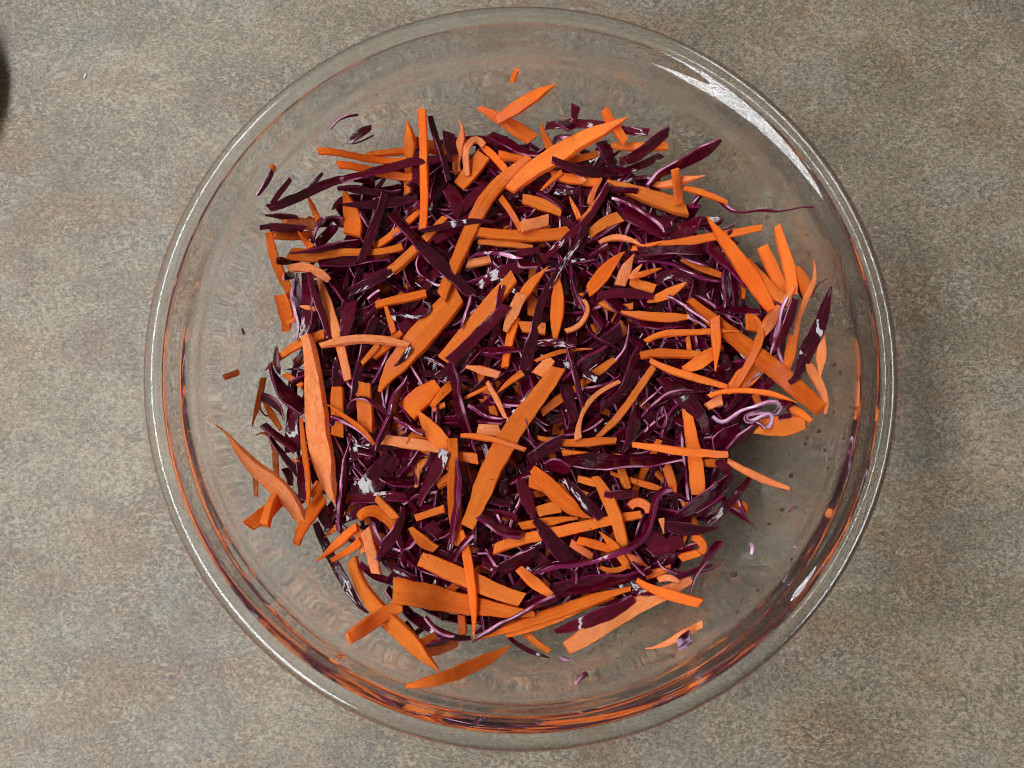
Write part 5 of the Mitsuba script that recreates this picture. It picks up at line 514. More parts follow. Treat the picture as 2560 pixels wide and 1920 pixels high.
e6 1.2 62 0.9,1.0,1.1,1.2 58.3,16.2,43.9 61.2,15.9,44.1 64.1,15.6,44.8 67.0,15.1,45.8 | short thin pink edged cabbage shred, lying level, inner heap at two o'clock
k6 1.1 -15 3.0,2.7,2.5,2.1,1.7,1.2,0.7 48.5,12.9,43.7 46.3,9.1,44.6 44.6,4.9,45.5 42.9,0.7,46.2 41.0,-3.2,46.9 38.4,-6.5,47.4 34.9,-9.0,47.6 | slim pointed dark cabbage shred, rising steeply right, inner heap at three o'clock
f7 1.6 -64 0.6,0.6,0.9,1.6 89.4,-3.6,48.9 91.5,-1.7,48.9 93.6,0.1,48.9 95.7,2.0,48.8 | tiny slim pale lilac cabbage shred, rising steeply right, outer heap at three o'clock
k5 0.8 9 3.1,3.1,3.1,3.1 81.2,9.5,48.9 81.9,7.2,48.8 82.8,5.0,48.1 83.9,2.9,46.4 | tiny dark cabbage shred, falling steeply right, outer heap at three o'clock
e6 1.4 -62 0.6,4.8,5.6,3.8,1.6 82.3,43.9,50.7 82.5,39.8,51.3 83.1,36.0,50.5 83.2,32.2,49.7 82.3,28.1,50.1 | pale pink hearted cabbage piece standing upright near the heap's right shoulder
k6 1.0 -23 3.1,3.2,3.4,3.0,2.5 85.1,42.0,53.9 85.3,38.6,53.8 85.4,35.3,53.5 85.9,32.3,52.0 86.5,29.5,49.5 | short dark cabbage shred, standing upright, outer heap at two o'clock
k6 1.0 6 3.0,3.4,3.8,4.1,3.6,2.5 31.1,32.6,51.2 35.5,33.4,51.1 40.1,33.9,50.8 44.6,34.0,50.2 49.2,33.7,49.5 53.7,32.8,49.2 | dark cabbage shred, lying level, inner heap at one o'clock
k4 0.9 -21 4.9,5.2,5.4,4.6,3.7 35.6,32.4,49.7 38.2,29.8,49.5 41.2,27.7,49.1 44.4,25.9,48.3 48.0,24.6,47.2 | short dark cabbage shred, falling gently right half buried, inner heap at two o'clock
k3 1.1 -27 4.9,5.5,6.1,5.2,4.3 41.1,20.2,45.6 38.0,17.6,45.7 34.7,15.1,45.9 31.4,12.7,46.2 28.0,10.6,46.5 | short dark cabbage shred, rising gently right low down, inner heap at two o'clock
k3 1.0 -28 4.4,4.9,5.4,5.4,4.8,4.4 46.9,3.9,43.6 44.7,0.3,43.8 42.1,-3.0,44.4 39.2,-6.1,45.1 35.9,-8.7,45.7 32.4,-11.0,46.1 | dark cabbage shred, rising steeply right low down, inner heap at three o'clock
k4 1.1 45 4.2,5.0,5.8,4.6,3.5 73.0,15.3,46.4 74.2,11.2,46.4 76.4,8.4,46.6 79.6,7.0,46.7 83.7,7.0,46.8 | short curved dark cabbage shred, falling gently right half buried, outer heap at three o'clock
k4 0.8 -41 5.7,6.3,6.9,6.6,5.4,4.3 47.7,23.1,48.8 51.4,22.3,47.7 55.1,21.8,46.6 58.8,21.7,46.3 62.4,21.8,46.4 66.1,22.4,46.5 | short dark cabbage shred, lying level half buried, inner heap at two o'clock
e4 1.4 50 3.4,3.8,4.2,3.4,2.5 32.2,-15.3,48.0 28.9,-18.1,48.6 25.2,-20.2,49.2 21.3,-21.6,49.7 17.1,-22.3,49.9 | short pink edged cabbage shred, rising gently right half buried, in the heap's middle
k3 1.2 -16 4.1,4.3,4.5,4.6,4.5,4.3,4.1 14.5,6.5,49.3 15.9,2.5,49.7 17.2,-1.6,50.5 18.4,-5.7,51.1 19.6,-9.8,51.0 20.7,-13.7,50.3 21.7,-17.7,49.4 | dark cabbage shred, falling steeply right low down, in the heap's middle
k4 1.1 -20 3.1,3.3,3.6,3.4,3.1 99.6,22.2,50.1 99.0,18.6,49.5 97.9,15.6,48.0 96.1,13.0,46.5 93.3,10.6,46.0 | short curved dark cabbage shred, rising steeply right half buried, outer heap at three o'clock
k4 1.1 -6 4.2,4.4,4.6,4.8 83.0,-20.6,43.2 82.1,-22.7,42.9 81.1,-24.8,42.5 80.1,-27.0,42.3 | tiny dark cabbage shred, rising steeply right half buried, outer heap at four o'clock
c3 2.6 7 4.8,5.0,5.3,4.6,3.8 -97.3,-57.6,77.1 -95.1,-55.4,74.1 -93.7,-53.1,68.3 -92.3,-50.6,62.1 -90.4,-47.9,57.9 | broad see through carrot flake sticking out at the heap's lower left
c4 2.6 11 2.5,2.9,3.3,3.4,3.5 -91.5,-46.1,63.8 -91.9,-49.0,66.9 -91.8,-51.8,70.7 -91.7,-54.7,73.8 -91.7,-57.6,75.7 | left hand short orange carrot strip, rising steeply right half buried, heap's edge at eight o'clock
c7 2.4 -1 4.6,5.2,5.2,4.3,3.4,2.6 -76.2,-47.1,53.4 -77.8,-50.4,56.5 -79.4,-53.8,59.1 -80.9,-57.2,61.3 -82.6,-60.8,60.9 -84.0,-64.7,59.6 | flat carrot strip pointing down left at the heap's lower left
c8 2.7 13 2.9,3.3,3.4,2.8,1.4,0.4 -62.9,-58.7,51.5 -66.2,-61.1,51.4 -69.3,-63.9,51.1 -72.1,-66.6,51.7 -74.7,-69.2,54.0 -77.6,-71.4,55.6 | pointed orange carrot strip, rising gently right, heap's edge at eight o'clock
c7 2.4 0 3.1,3.0,2.9,2.4,1.9 -61.4,-63.9,50.9 -64.1,-66.1,50.4 -66.9,-68.0,50.3 -69.6,-69.7,51.5 -72.4,-71.2,52.6 | short orange carrot strip, rising gently right, heap's edge at eight o'clock
c6 2.4 -4 0.4,1.0,1.7,2.4 -76.0,-62.8,48.8 -74.4,-61.4,48.8 -72.8,-60.1,49.2 -71.1,-58.7,49.5 | tiny slim pointed orange carrot strip, rising gently right, heap's edge at eight o'clock
p8 2.3 10 4.2,4.3,4.3,4.2,3.8,3.5 -59.4,-59.5,51.4 -58.6,-62.9,51.3 -57.7,-66.2,51.3 -56.7,-69.5,51.8 -55.7,-72.8,52.6 -54.7,-76.1,53.0 | short paler carrot strip, standing upright, heap's edge at eight o'clock
c8 2.6 -5 3.2,3.9,4.6,5.3,4.5,2.9 -61.3,-55.0,55.1 -58.4,-52.7,55.2 -55.1,-52.6,54.0 -52.1,-54.0,52.5 -49.7,-56.7,51.8 -48.6,-60.0,51.7 | short curved orange carrot strip, falling gently right, outer heap at eight o'clock
c9 2.1 0 2.3,2.7,2.9,2.9 -55.1,-47.3,56.5 -52.5,-49.8,56.0 -49.9,-52.5,55.3 -47.4,-55.3,55.7 | short slim orange carrot strip, falling steeply right on top, outer heap at eight o'clock
c5 2.8 13 4.1,4.3,5.0,5.7,6.1,6.3,5.4,3.2,0.4 -64.7,-71.0,50.2 -62.0,-77.3,52.5 -58.2,-83.0,56.0 -53.5,-87.9,59.5 -48.3,-92.2,63.1 -43.1,-96.2,66.6 -38.1,-100.2,70.0 -33.3,-104.3,72.7 -28.6,-108.4,74.0 | long curved carrot strip sliding down the glass at the lower left
c7 2.5 -10 4.1,4.6,5.1,5.1,5.1,4.5,3.9 -43.9,-87.0,61.7 -47.2,-88.4,62.8 -50.3,-90.0,65.2 -53.0,-91.6,68.5 -55.3,-93.1,73.1 -57.6,-94.6,77.6 -60.1,-96.3,80.2 | square ended carrot strip crossing the long curved one at lower left
c8 3.4 -7 9.4,9.2,9.0,8.4,7.6,6.4,5.3,3.7,2.2 -47.1,-81.3,62.7 -40.7,-82.7,61.0 -34.6,-84.3,56.9 -28.3,-86.1,52.6 -21.7,-87.5,51.2 -14.9,-88.6,52.1 -8.2,-89.5,53.7 -1.5,-90.3,54.7 5.3,-90.9,54.9 | widest carrot slab with square left end near the heap's bottom
c7 2.8 -13 5.4,5.8,6.1,6.4,6.4,6.5,6.2,5.8,5.4 -38.1,-70.6,54.6 -33.3,-72.4,54.4 -28.5,-74.5,54.0 -23.7,-76.6,53.6 -18.9,-78.6,53.2 -14.1,-80.7,52.8 -9.2,-82.7,52.5 -4.3,-84.5,52.4 0.7,-86.1,52.4 | broad orange carrot strip, falling gently right, outer heap at seven o'clock
c9 2.7 5 1.6,2.6,3.6,3.5,3.4,3.0,2.5,1.4,0.4 -22.3,-59.9,56.5 -21.0,-64.9,56.3 -20.0,-69.9,56.1 -19.1,-75.0,55.8 -18.4,-80.0,55.6 -17.8,-85.1,55.4 -17.4,-90.1,55.3 -17.3,-95.1,55.3 -17.5,-100.0,55.9 | thin upright carrot strip crossing the widest slab near the bottom
c5 2.3 0 1.9,3.3,4.6,3.9,3.1 -41.7,-58.6,55.4 -39.7,-61.2,55.3 -37.6,-63.4,54.5 -35.2,-65.4,52.8 -32.4,-66.9,51.8 | short orange carrot strip, falling gently right, outer heap at seven o'clock
c2 1.2 0 1.3,2.5,3.7,4.2,4.7,4.5,4.3,2.6,0.7 -38.6,-109.8,92.2 -34.1,-109.4,91.3 -29.7,-108.9,88.7 -25.5,-108.3,84.7 -21.3,-107.5,79.6 -17.1,-106.6,74.2 -12.7,-105.4,69.0 -8.4,-103.9,64.1 -4.1,-101.7,60.2 | single carrot strip lying alone on the glass below the heap
p1 1.2 0 4.9,5.2,5.6,5.1,4.6 -35.1,-102.5,67.0 -32.3,-102.2,63.9 -29.5,-101.9,60.3 -26.7,-101.2,57.8 -23.9,-100.5,54.4 | short broad paler carrot strip, rising gently right, on the glass at seven o'clock
c3 1.9 -4 2.3,2.5,2.7,2.9 -36.0,-99.5,66.4 -34.2,-98.8,64.8 -32.5,-98.2,62.5 -30.7,-97.5,60.7 | tiny orange carrot strip, rising gently right low down, heap's edge at seven o'clock
c4 2.0 2 3.0,3.0,3.0,3.0 -22.5,-92.0,47.8 -22.2,-94.6,47.6 -22.0,-97.1,47.6 -21.7,-99.5,48.2 | tiny orange carrot strip, standing upright half buried, heap's edge at seven o'clock
c4 2.4 3 2.7,2.8,2.9,3.0 -40.2,-55.1,52.6 -36.5,-53.9,52.9 -32.8,-52.7,53.2 -29.1,-51.5,53.4 | short orange carrot strip, rising gently right half buried, outer heap at seven o'clock
c4 1.9 5 2.4,2.6,2.8,3.0 -31.2,-41.9,56.0 -29.9,-41.0,56.1 -28.6,-40.2,56.1 -27.3,-39.4,56.2 | left hand tiny orange carrot strip, rising gently right half buried, inner heap at eight o'clock
c5 2.2 12 1.7,1.9,2.1,2.2 -76.9,-50.1,48.7 -76.0,-51.5,48.7 -75.1,-52.9,48.7 -74.2,-54.3,48.7 | tiny slim orange carrot strip, falling steeply right, heap's edge at eight o'clock
p5 2.0 -5 3.0,3.3,3.1,2.4 -64.7,-57.9,49.5 -62.6,-61.1,49.4 -61.2,-64.6,49.2 -60.6,-68.4,49.0 | short paler carrot strip, falling steeply right, heap's edge at eight o'clock
k4 1.1 10 2.9,3.4,3.7,3.8,3.8,3.7,3.1,2.0,0.6 -80.2,-57.1,45.9 -77.8,-61.8,47.0 -75.1,-66.3,48.7 -72.2,-70.6,50.8 -69.3,-74.8,53.1 -66.5,-79.0,55.2 -63.5,-83.1,56.9 -60.4,-86.9,57.8 -56.7,-90.2,58.0 | glossy dark cabbage strip lying along the glass at the heap's lower left
k5 1.0 -5 2.4,2.7,3.0,2.8,2.5 -61.2,-72.5,53.1 -58.6,-74.9,51.8 -55.9,-76.9,49.2 -52.8,-78.5,48.0 -49.3,-79.6,47.9 | left hand short dark cabbage shred, falling gently right, heap's edge at seven o'clock
e4 1.4 -64 4.4,4.4,4.4,4.4 -51.2,-81.9,48.6 -50.4,-83.2,48.5 -49.6,-84.6,48.3 -48.9,-86.0,48.2 | tiny pink edged cabbage shred, falling steeply right half buried, heap's edge at seven o'clock
k6 0.9 -32 3.5,3.9,4.2,3.8,3.4,3.1,2.5,1.7 -45.1,-88.0,49.6 -42.1,-91.1,52.0 -38.4,-93.1,56.1 -34.4,-94.7,59.9 -30.5,-96.3,61.6 -26.7,-97.8,61.7 -22.9,-99.1,59.2 -18.9,-99.7,55.5 | curved dark cabbage shred, falling gently right, heap's edge at seven o'clock
e7 1.3 -50 1.5,1.7,1.8,1.6,1.3 -35.3,-91.2,61.1 -33.1,-93.8,62.0 -30.5,-95.7,62.6 -27.5,-97.0,62.9 -24.2,-97.6,62.9 | short slim curved pink edged cabbage shred, falling gently right, heap's edge at seven o'clock
k3 0.8 -41 3.3,3.1,2.9,2.6 -43.4,-94.0,55.4 -41.9,-95.7,56.6 -40.4,-97.4,58.0 -38.9,-99.1,58.8 | tiny dark cabbage shred, falling steeply right low down, heap's edge at seven o'clock
k3 1.1 22 2.3,2.1,2.0,1.8 -39.3,-98.1,60.2 -38.3,-97.2,58.2 -37.5,-96.7,54.2 -36.4,-95.8,51.8 | short slim dark cabbage shred, rising steeply right low down, heap's edge at seven o'clock
e3 1.6 59 0.5,2.0,2.1,0.6 -34.5,-100.7,68.0 -31.5,-100.2,66.0 -28.6,-99.7,62.3 -25.7,-98.9,59.4 | short slim pink edged cabbage shred, rising gently right low down, heap's edge at seven o'clock
e8 1.4 52 0.6,1.2,2.1,2.3,2.1,1.8,2.3,2.8,3.2 -17.9,-101.4,54.5 -14.2,-98.9,54.3 -10.5,-96.4,54.8 -6.6,-94.0,55.9 -2.6,-92.1,56.8 1.4,-90.1,57.1 5.3,-88.0,56.9 9.3,-86.1,56.4 13.7,-84.9,56.2 | pointed pink edged cabbage shred, rising gently right, heap's edge at six o'clock
k6 0.9 -50 2.1,2.7,3.4,3.7,3.4,3.1,2.6,2.0,1.4 -46.6,-62.9,55.2 -44.8,-67.0,54.9 -42.2,-70.3,53.8 -38.9,-72.9,51.9 -35.1,-75.0,50.8 -31.0,-76.8,50.6 -26.9,-78.6,50.6 -23.0,-80.5,50.5 -19.6,-82.8,50.4 | slim dark cabbage shred, falling gently right, outer heap at seven o'clock
e9 1.2 -50 2.3,2.4,2.6,3.4,4.2 -25.1,-71.0,55.6 -23.7,-68.0,57.5 -21.9,-65.3,58.4 -19.8,-62.8,58.6 -17.4,-60.7,58.7 | short purple cabbage stub at the lower tip of the big central baton
e9 1.7 -53 3.1,3.6,4.0,4.5,4.4,3.8 -15.4,-54.2,58.7 -12.4,-56.3,57.3 -9.4,-58.3,56.1 -6.2,-60.0,55.8 -2.7,-61.2,55.8 0.9,-61.8,55.8 | short pink edged cabbage shred, falling gently right on top, inner heap at seven o'clock
e7 1.4 -59 1.7,1.6,1.5,1.3 -8.6,-53.7,53.5 -8.1,-54.9,53.4 -7.6,-56.1,53.4 -7.1,-57.3,53.3 | tiny slim pink edged cabbage shred, falling steeply right, inner heap at seven o'clock
e7 1.3 -49 2.4,2.1,1.8,1.5 -12.5,-66.9,52.5 -11.4,-69.0,53.5 -10.3,-71.1,54.9 -9.2,-73.2,55.6 | tiny slim pink edged cabbage shred, falling steeply right, outer heap at seven o'clock
e8 1.6 64 3.5,3.8,4.2,2.9,1.6 -56.4,-57.2,54.0 -55.7,-60.3,53.9 -54.6,-63.1,53.8 -53.3,-65.9,53.3 -51.8,-68.5,52.2 | short pink edged cabbage shred, falling steeply right, outer heap at eight o'clock
k8 1.2 -16 1.6,2.8,4.0,4.2,4.5,3.0,1.5 -45.2,-50.8,53.0 -45.3,-54.7,54.1 -46.4,-58.2,55.6 -48.1,-61.4,56.5 -50.3,-64.5,56.5 -52.4,-67.7,55.9 -54.1,-71.0,55.5 | dark cabbage shred, rising steeply right, outer heap at eight o'clock
k7 0.9 -1 3.0,3.8,3.6,2.5 -59.3,-49.8,54.4 -62.5,-52.5,51.4 -66.0,-54.8,49.4 -69.6,-56.5,48.8 | short dark cabbage shred, rising gently right, outer heap at eight o'clock
k6 0.9 -4 2.6,2.8,3.1,3.1,3.1 -52.4,-71.4,48.7 -49.7,-74.0,48.7 -46.6,-76.0,48.7 -43.3,-77.7,48.8 -39.7,-78.8,48.8 | right hand short dark cabbage shred, falling gently right, heap's edge at seven o'clock
e7 1.4 -55 3.5,3.2,2.9,2.6 -44.8,-68.0,57.0 -44.3,-69.4,56.8 -44.0,-70.9,55.8 -43.8,-72.5,53.3 | tiny pink edged cabbage shred, falling steeply right, outer heap at seven o'clock
k6 0.9 -23 5.3,4.9,4.5,4.1 -35.5,-57.3,52.8 -33.9,-58.9,52.7 -32.3,-60.6,52.6 -30.7,-62.2,52.5 | tiny dark cabbage shred, falling steeply right, outer heap at seven o'clock
k4 1.2 -19 1.8,2.2,2.6,3.0 -91.2,-43.3,47.4 -89.4,-45.5,46.9 -87.6,-47.7,46.2 -85.7,-49.8,45.9 | lower tiny dark cabbage shred, falling steeply right half buried, heap's edge at eight o'clock
k5 1.0 -1 3.1,3.8,3.8,3.1 -70.6,-49.5,49.2 -72.8,-52.9,49.6 -74.2,-56.6,48.9 -74.5,-60.7,47.6 | short dark cabbage shred, rising steeply right, heap's edge at eight o'clock
k2 0.8 -21 1.2,1.8,2.0,1.9,1.2,0.4 -4.9,-99.6,49.4 -2.0,-101.7,51.3 1.0,-103.2,53.9 4.2,-104.5,56.0 7.6,-105.6,57.4 11.0,-106.4,58.1 | small dark curl of cabbage lying on the glass below the heap
k5 1.1 -3 3.6,4.3,4.1,3.1 -78.3,-49.0,50.1 -77.0,-52.5,50.2 -75.5,-55.8,50.2 -73.5,-59.0,49.9 | short dark cabbage shred, falling steeply right, heap's edge at eight o'clock
k4 1.1 49 5.1,5.9,6.7,5.9,5.1 -40.7,-61.7,52.6 -42.3,-64.8,52.4 -44.6,-66.2,52.1 -47.4,-65.9,51.9 -50.8,-63.9,51.8 | short curved dark cabbage shred, lying level half buried, outer heap at seven o'clock
k4 1.0 -21 4.0,4.0,4.0,4.0 -14.6,-71.5,51.8 -12.5,-72.6,52.1 -10.5,-73.6,53.3 -8.4,-74.6,54.0 | tiny dark cabbage shred, falling gently right half buried, outer heap at seven o'clock
k4 0.9 -35 3.8,4.3,4.8,5.0,4.7,4.5 -53.5,-38.5,55.5 -50.2,-40.5,55.3 -46.9,-41.6,54.7 -43.5,-41.8,54.2 -40.0,-41.2,54.1 -36.4,-39.6,54.2 | short curved dark cabbage shred, lying level half buried, outer heap at eight o'clock
k4 1.1 -18 2.9,3.5,4.0,3.5,2.9 -17.4,-41.3,54.3 -14.9,-44.8,54.3 -11.9,-47.3,54.1 -8.3,-48.9,53.9 -4.0,-49.6,53.7 | short curved dark cabbage shred, falling gently right half buried, inner heap at seven o'clock
e5 1.6 61 1.5,2.0,2.5,2.0,1.5 -31.9,-45.1,54.0 -35.6,-45.2,53.9 -39.1,-46.0,53.7 -42.3,-47.5,53.3 -45.3,-49.6,53.1 | short slim pink edged cabbage shred, rising gently right, outer heap at eight o'clock
k4 0.9 -7 3.6,3.8,4.1,3.5,3.0 -31.9,-68.3,51.0 -29.0,-70.0,51.0 -26.1,-71.7,50.9 -23.1,-73.3,50.9 -20.1,-74.9,50.8 | short dark cabbage shred, falling gently right half buried, outer heap at seven o'clock
c9 3.3 -14 3.0,4.3,5.7,6.0,5.8,4.8,2.3,0.4 4.7,-36.3,55.1 7.7,-39.3,55.1 10.6,-42.5,55.2 13.4,-45.5,55.2 16.5,-48.5,55.3 19.7,-51.1,55.7 23.1,-53.4,56.2 27.0,-55.1,56.5 | bright carrot strip with pointed lower end below the glinting cabbage piece
c3 2.8 -4 4.5,4.7,4.9,5.0,4.9,4.7,4.5 3.4,-41.2,52.5 7.0,-42.1,52.4 10.7,-43.1,52.2 14.3,-44.1,52.0 18.0,-45.1,52.0 21.6,-46.2,52.0 25.2,-47.3,52.1 | orange carrot strip, falling gently right low down, inner heap at six o'clock
c7 3.0 12 2.5,3.9,5.2,5.0,4.8,4.5,4.2,2.8,1.4 28.8,-39.3,53.5 31.4,-43.2,53.9 33.6,-47.4,54.6 35.4,-51.6,55.3 36.9,-56.0,55.3 38.3,-60.5,54.7 39.4,-65.1,53.6 40.5,-69.7,52.5 41.6,-74.2,52.0 | tall carrot strip leaning right, lower right of the heap's middle
c6 2.3 -9 3.6,4.0,4.3,4.3,4.3,4.1,3.8,3.3,2.7 -10.0,-67.1,52.9 -3.3,-64.5,53.0 3.7,-62.6,53.2 10.8,-61.1,53.7 17.9,-59.7,54.2 24.9,-58.1,54.4 32.0,-56.5,53.9 39.3,-55.1,52.8 46.6,-53.9,51.8 | long brownish carrot strip rising rightwards in the heap's lower middle
c6 2.5 -14 2.9,3.5,4.2,3.4,2.6 -0.6,-74.1,54.5 2.4,-76.8,53.4 5.4,-79.5,52.2 8.6,-81.9,52.4 11.8,-84.2,52.6 | left hand short orange carrot strip, falling gently right, outer heap at six o'clock
c7 2.4 7 0.7,2.0,3.3,3.8,4.4,4.2,4.0,2.8,1.7 -18.2,-101.2,51.7 -10.7,-98.5,52.2 -3.2,-96.0,52.6 4.3,-93.6,52.5 11.8,-91.2,52.0 19.4,-88.7,51.4 26.9,-86.2,51.1 34.6,-83.8,51.0 42.3,-81.8,51.0 | long pointed orange carrot strip, rising gently right, outer heap at six o'clock
c6 2.4 -9 2.2,2.8,3.4,3.7,3.5,3.3,2.8,2.2,1.5 -5.6,-99.1,50.9 -0.3,-97.7,50.6 4.9,-96.1,50.0 10.0,-94.4,49.3 15.1,-92.5,49.0 20.2,-90.5,48.9 25.4,-88.6,48.8 30.6,-86.8,48.8 35.9,-85.3,48.8 | orange carrot strip, rising gently right, outer heap at six o'clock
p4 3.0 -4 5.1,6.3,7.4,7.0,6.6,6.1,5.6,4.3,2.9 17.1,-103.0,57.3 23.0,-99.9,56.1 28.8,-96.5,54.5 34.7,-93.2,52.6 40.8,-90.0,51.0 47.1,-87.1,50.2 53.3,-84.3,50.4 59.5,-81.4,51.1 65.5,-78.3,51.6 | long pale carrot slab pressed to the glass at the heap's bottom right
c8 2.8 0 1.9,2.8,3.5,3.8,4.0,3.7,3.4 44.3,-78.4,54.5 48.0,-80.7,54.1 51.9,-82.5,53.8 55.8,-83.7,55.2 59.3,-84.5,58.4 62.8,-85.2,62.0 66.4,-86.0,64.1 | square ended carrot strip poking out at the heap's lower right
p7 2.1 -10 2.2,2.6,2.3,1.1 53.0,-78.7,50.5 55.5,-77.9,51.8 57.8,-77.9,54.1 60.1,-79.0,55.0 | tiny curved paler carrot strip, lying level, outer heap at five o'clock
c2 1.2 0 2.5,2.7,2.5,2.0 1.9,-98.8,47.4 4.8,-101.1,49.5 7.8,-102.9,52.9 11.0,-104.7,54.8 | short slim orange carrot strip, falling gently right low down, heap's edge at six o'clock
c4 2.3 -8 3.0,3.1,3.0,2.6 67.0,-62.4,47.9 70.4,-64.3,47.6 71.3,-66.4,47.4 69.8,-68.5,47.4 | tiny curved orange carrot strip, falling steeply right half buried, outer heap at four o'clock
c4 2.0 -5 2.7,2.8,2.9,3.0 69.5,-68.4,48.8 67.1,-69.2,48.0 64.6,-69.9,47.8 62.0,-70.7,47.9 | tiny orange carrot strip, rising gently right half buried, outer heap at five o'clock
c4 2.0 -12 1.4,1.4,1.5,1.5 64.4,-62.1,48.3 63.7,-63.7,48.2 62.9,-65.4,48.2 62.2,-67.1,48.2 | tiny thin orange carrot strip, rising steeply right half buried, outer heap at five o'clock
p8 1.8 -13 2.2,1.5,0.8,0.4 54.8,-55.4,49.7 55.0,-57.3,50.4 55.2,-59.2,50.9 55.7,-61.1,50.2 | tiny slim pointed paler carrot strip, standing upright, outer heap at five o'clock
c8 2.8 2 2.8,3.4,3.6,3.3 42.5,-50.9,50.8 45.8,-49.0,50.7 48.3,-49.8,50.5 50.2,-53.2,50.4 | short curved orange carrot strip, falling gently right, outer heap at five o'clock
c6 2.2 8 3.1,3.2,3.3,3.4,2.6,1.9,1.2 -0.0,-58.4,53.2 3.6,-57.6,53.1 7.3,-57.0,53.0 11.0,-56.4,52.9 14.7,-55.9,52.7 18.4,-55.5,52.6 22.2,-55.2,52.5 | orange carrot strip, lying level, inner heap at six o'clock
c4 2.7 2 4.3,4.4,4.6,4.7 6.4,-52.9,53.0 9.3,-52.1,52.9 12.2,-51.4,52.7 15.0,-50.7,52.6 | tiny orange carrot strip, lying level half buried, inner heap at six o'clock
c6 2.1 3 2.9,3.2,3.5,2.9,2.4 21.9,-63.5,55.7 25.9,-64.3,54.8 29.8,-65.5,52.8 33.6,-66.9,51.3 37.3,-68.6,50.8 | short orange carrot strip, falling gently right, outer heap at five o'clock
c8 2.0 0 0.4,2.0,3.6,3.3,3.0 30.3,-60.3,51.9 33.2,-63.1,53.6 35.7,-66.0,55.6 38.0,-69.2,56.2 40.2,-72.6,56.2 | short pointed orange carrot strip, falling steeply right, outer heap at five o'clock
c7 2.2 3 1.7,2.4,3.0,1.7,0.4 38.2,-68.1,55.0 41.0,-69.3,54.8 43.9,-70.8,53.5 46.8,-72.4,51.0 49.6,-74.1,49.5 | short pointed orange carrot strip, falling gently right, outer heap at five o'clock
c6 2.1 -2 1.4,2.1,2.3,1.9 30.9,-73.8,50.2 34.1,-75.1,50.0 37.4,-75.0,49.8 40.7,-73.6,49.7 | short slim curved orange carrot strip, lying level, outer heap at five o'clock
c5 2.1 -9 2.8,2.8,2.8,2.8 19.3,-64.3,54.3 21.8,-66.1,54.3 24.5,-67.8,53.5 27.1,-69.6,52.0 | right hand short orange carrot strip, falling gently right, outer heap at six o'clock
c4 2.1 -12 2.7,2.7,2.8,2.8 72.7,-52.1,46.4 75.0,-51.8,46.2 77.4,-51.5,45.9 79.7,-51.2,45.6 | tiny orange carrot strip, lying level half buried, outer heap at four o'clock
c4 2.5 -10 2.7,2.7,2.2,1.2 83.8,-51.2,45.5 86.4,-49.9,46.5 87.5,-50.6,48.4 87.4,-53.4,49.7 | tiny curved orange carrot strip, falling gently right half buried, heap's edge at four o'clock
p0 1.2 0 0.4,1.1,1.9,2.4,2.8,2.6,2.3 44.9,-101.2,69.4 48.1,-100.2,72.6 51.4,-98.9,73.8 54.6,-97.1,75.0 57.7,-95.2,75.8 61.0,-93.5,75.6 64.2,-91.7,76.1 | small brownish carrot sliver alone on the glass at the lower right
c4 2.0 -10 2.8,3.2,2.8,1.8 48.6,-77.2,48.6 51.9,-76.5,48.5 55.1,-75.4,48.4 58.2,-74.0,48.2 | short orange carrot strip, rising gently right half buried, outer heap at five o'clock
c4 1.9 11 2.8,2.8,2.8,2.8 22.5,-40.1,50.9 25.5,-40.8,51.0 28.5,-41.6,51.1 31.5,-42.3,51.1 | short orange carrot strip, lying level half buried, inner heap at five o'clock
e9 1.9 66 1.8,2.7,2.7,2.7,2.7,2.7,2.6,2.6,2.7,2.7,2.7,2.1,0.6 58.4,-44.4,51.5 53.3,-46.9,52.1 51.2,-52.3,52.4 49.9,-57.7,52.3 47.1,-62.7,53.4 42.1,-65.8,56.3 36.8,-68.0,57.5 31.8,-69.9,56.4 26.6,-71.5,54.8 21.1,-72.4,54.9 15.5,-73.0,55.1 10.1,-74.0,54.5 4.8,-75.8,54.8 | long winding cabbage shred with pale pink heart, lower right of the heap
k7 1.2 -5 2.3,2.9,3.5,3.0,2.5 32.1,-45.8,56.5 35.2,-46.3,56.4 38.4,-46.4,55.2 41.9,-46.1,52.4 45.3,-45.5,50.6 | short dark cabbage shred, lying level, inner heap at five o'clock
k8 1.0 25 2.9,4.7,6.3,6.2,5.9,4.5,2.9 61.5,-54.3,49.7 65.1,-52.2,50.7 68.5,-50.0,51.8 71.9,-47.5,52.1 75.4,-44.9,51.4 79.2,-42.1,49.2 83.0,-39.1,46.7 | broad glossy cabbage strip with pink edge, below the upright carrot baton
k6 1.1 9 3.3,4.4,4.8,3.8,2.2,0.4 56.4,-57.8,49.8 60.3,-58.8,50.3 64.4,-59.5,50.4 68.7,-59.8,49.8 73.1,-59.5,48.5 77.5,-58.6,47.4 | pointed dark cabbage shred, lying level, outer heap at four o'clock
e4 1.3 54 0.6,1.3,2.2,2.2,1.2,0.6 75.7,-48.7,47.5 79.1,-49.9,47.6 82.2,-51.5,48.3 84.7,-53.5,50.7 86.6,-55.7,54.1 88.7,-58.0,56.2 | slim pink edged cabbage shred, falling gently right half buried, outer heap at four o'clock
e4 1.6 -51 1.2,1.3,1.3,1.4 85.2,-48.1,48.7 85.7,-49.8,49.9 86.0,-51.5,52.2 86.4,-53.1,53.6 | tiny slim pink edged cabbage shred, falling steeply right half buried, heap's edge at four o'clock
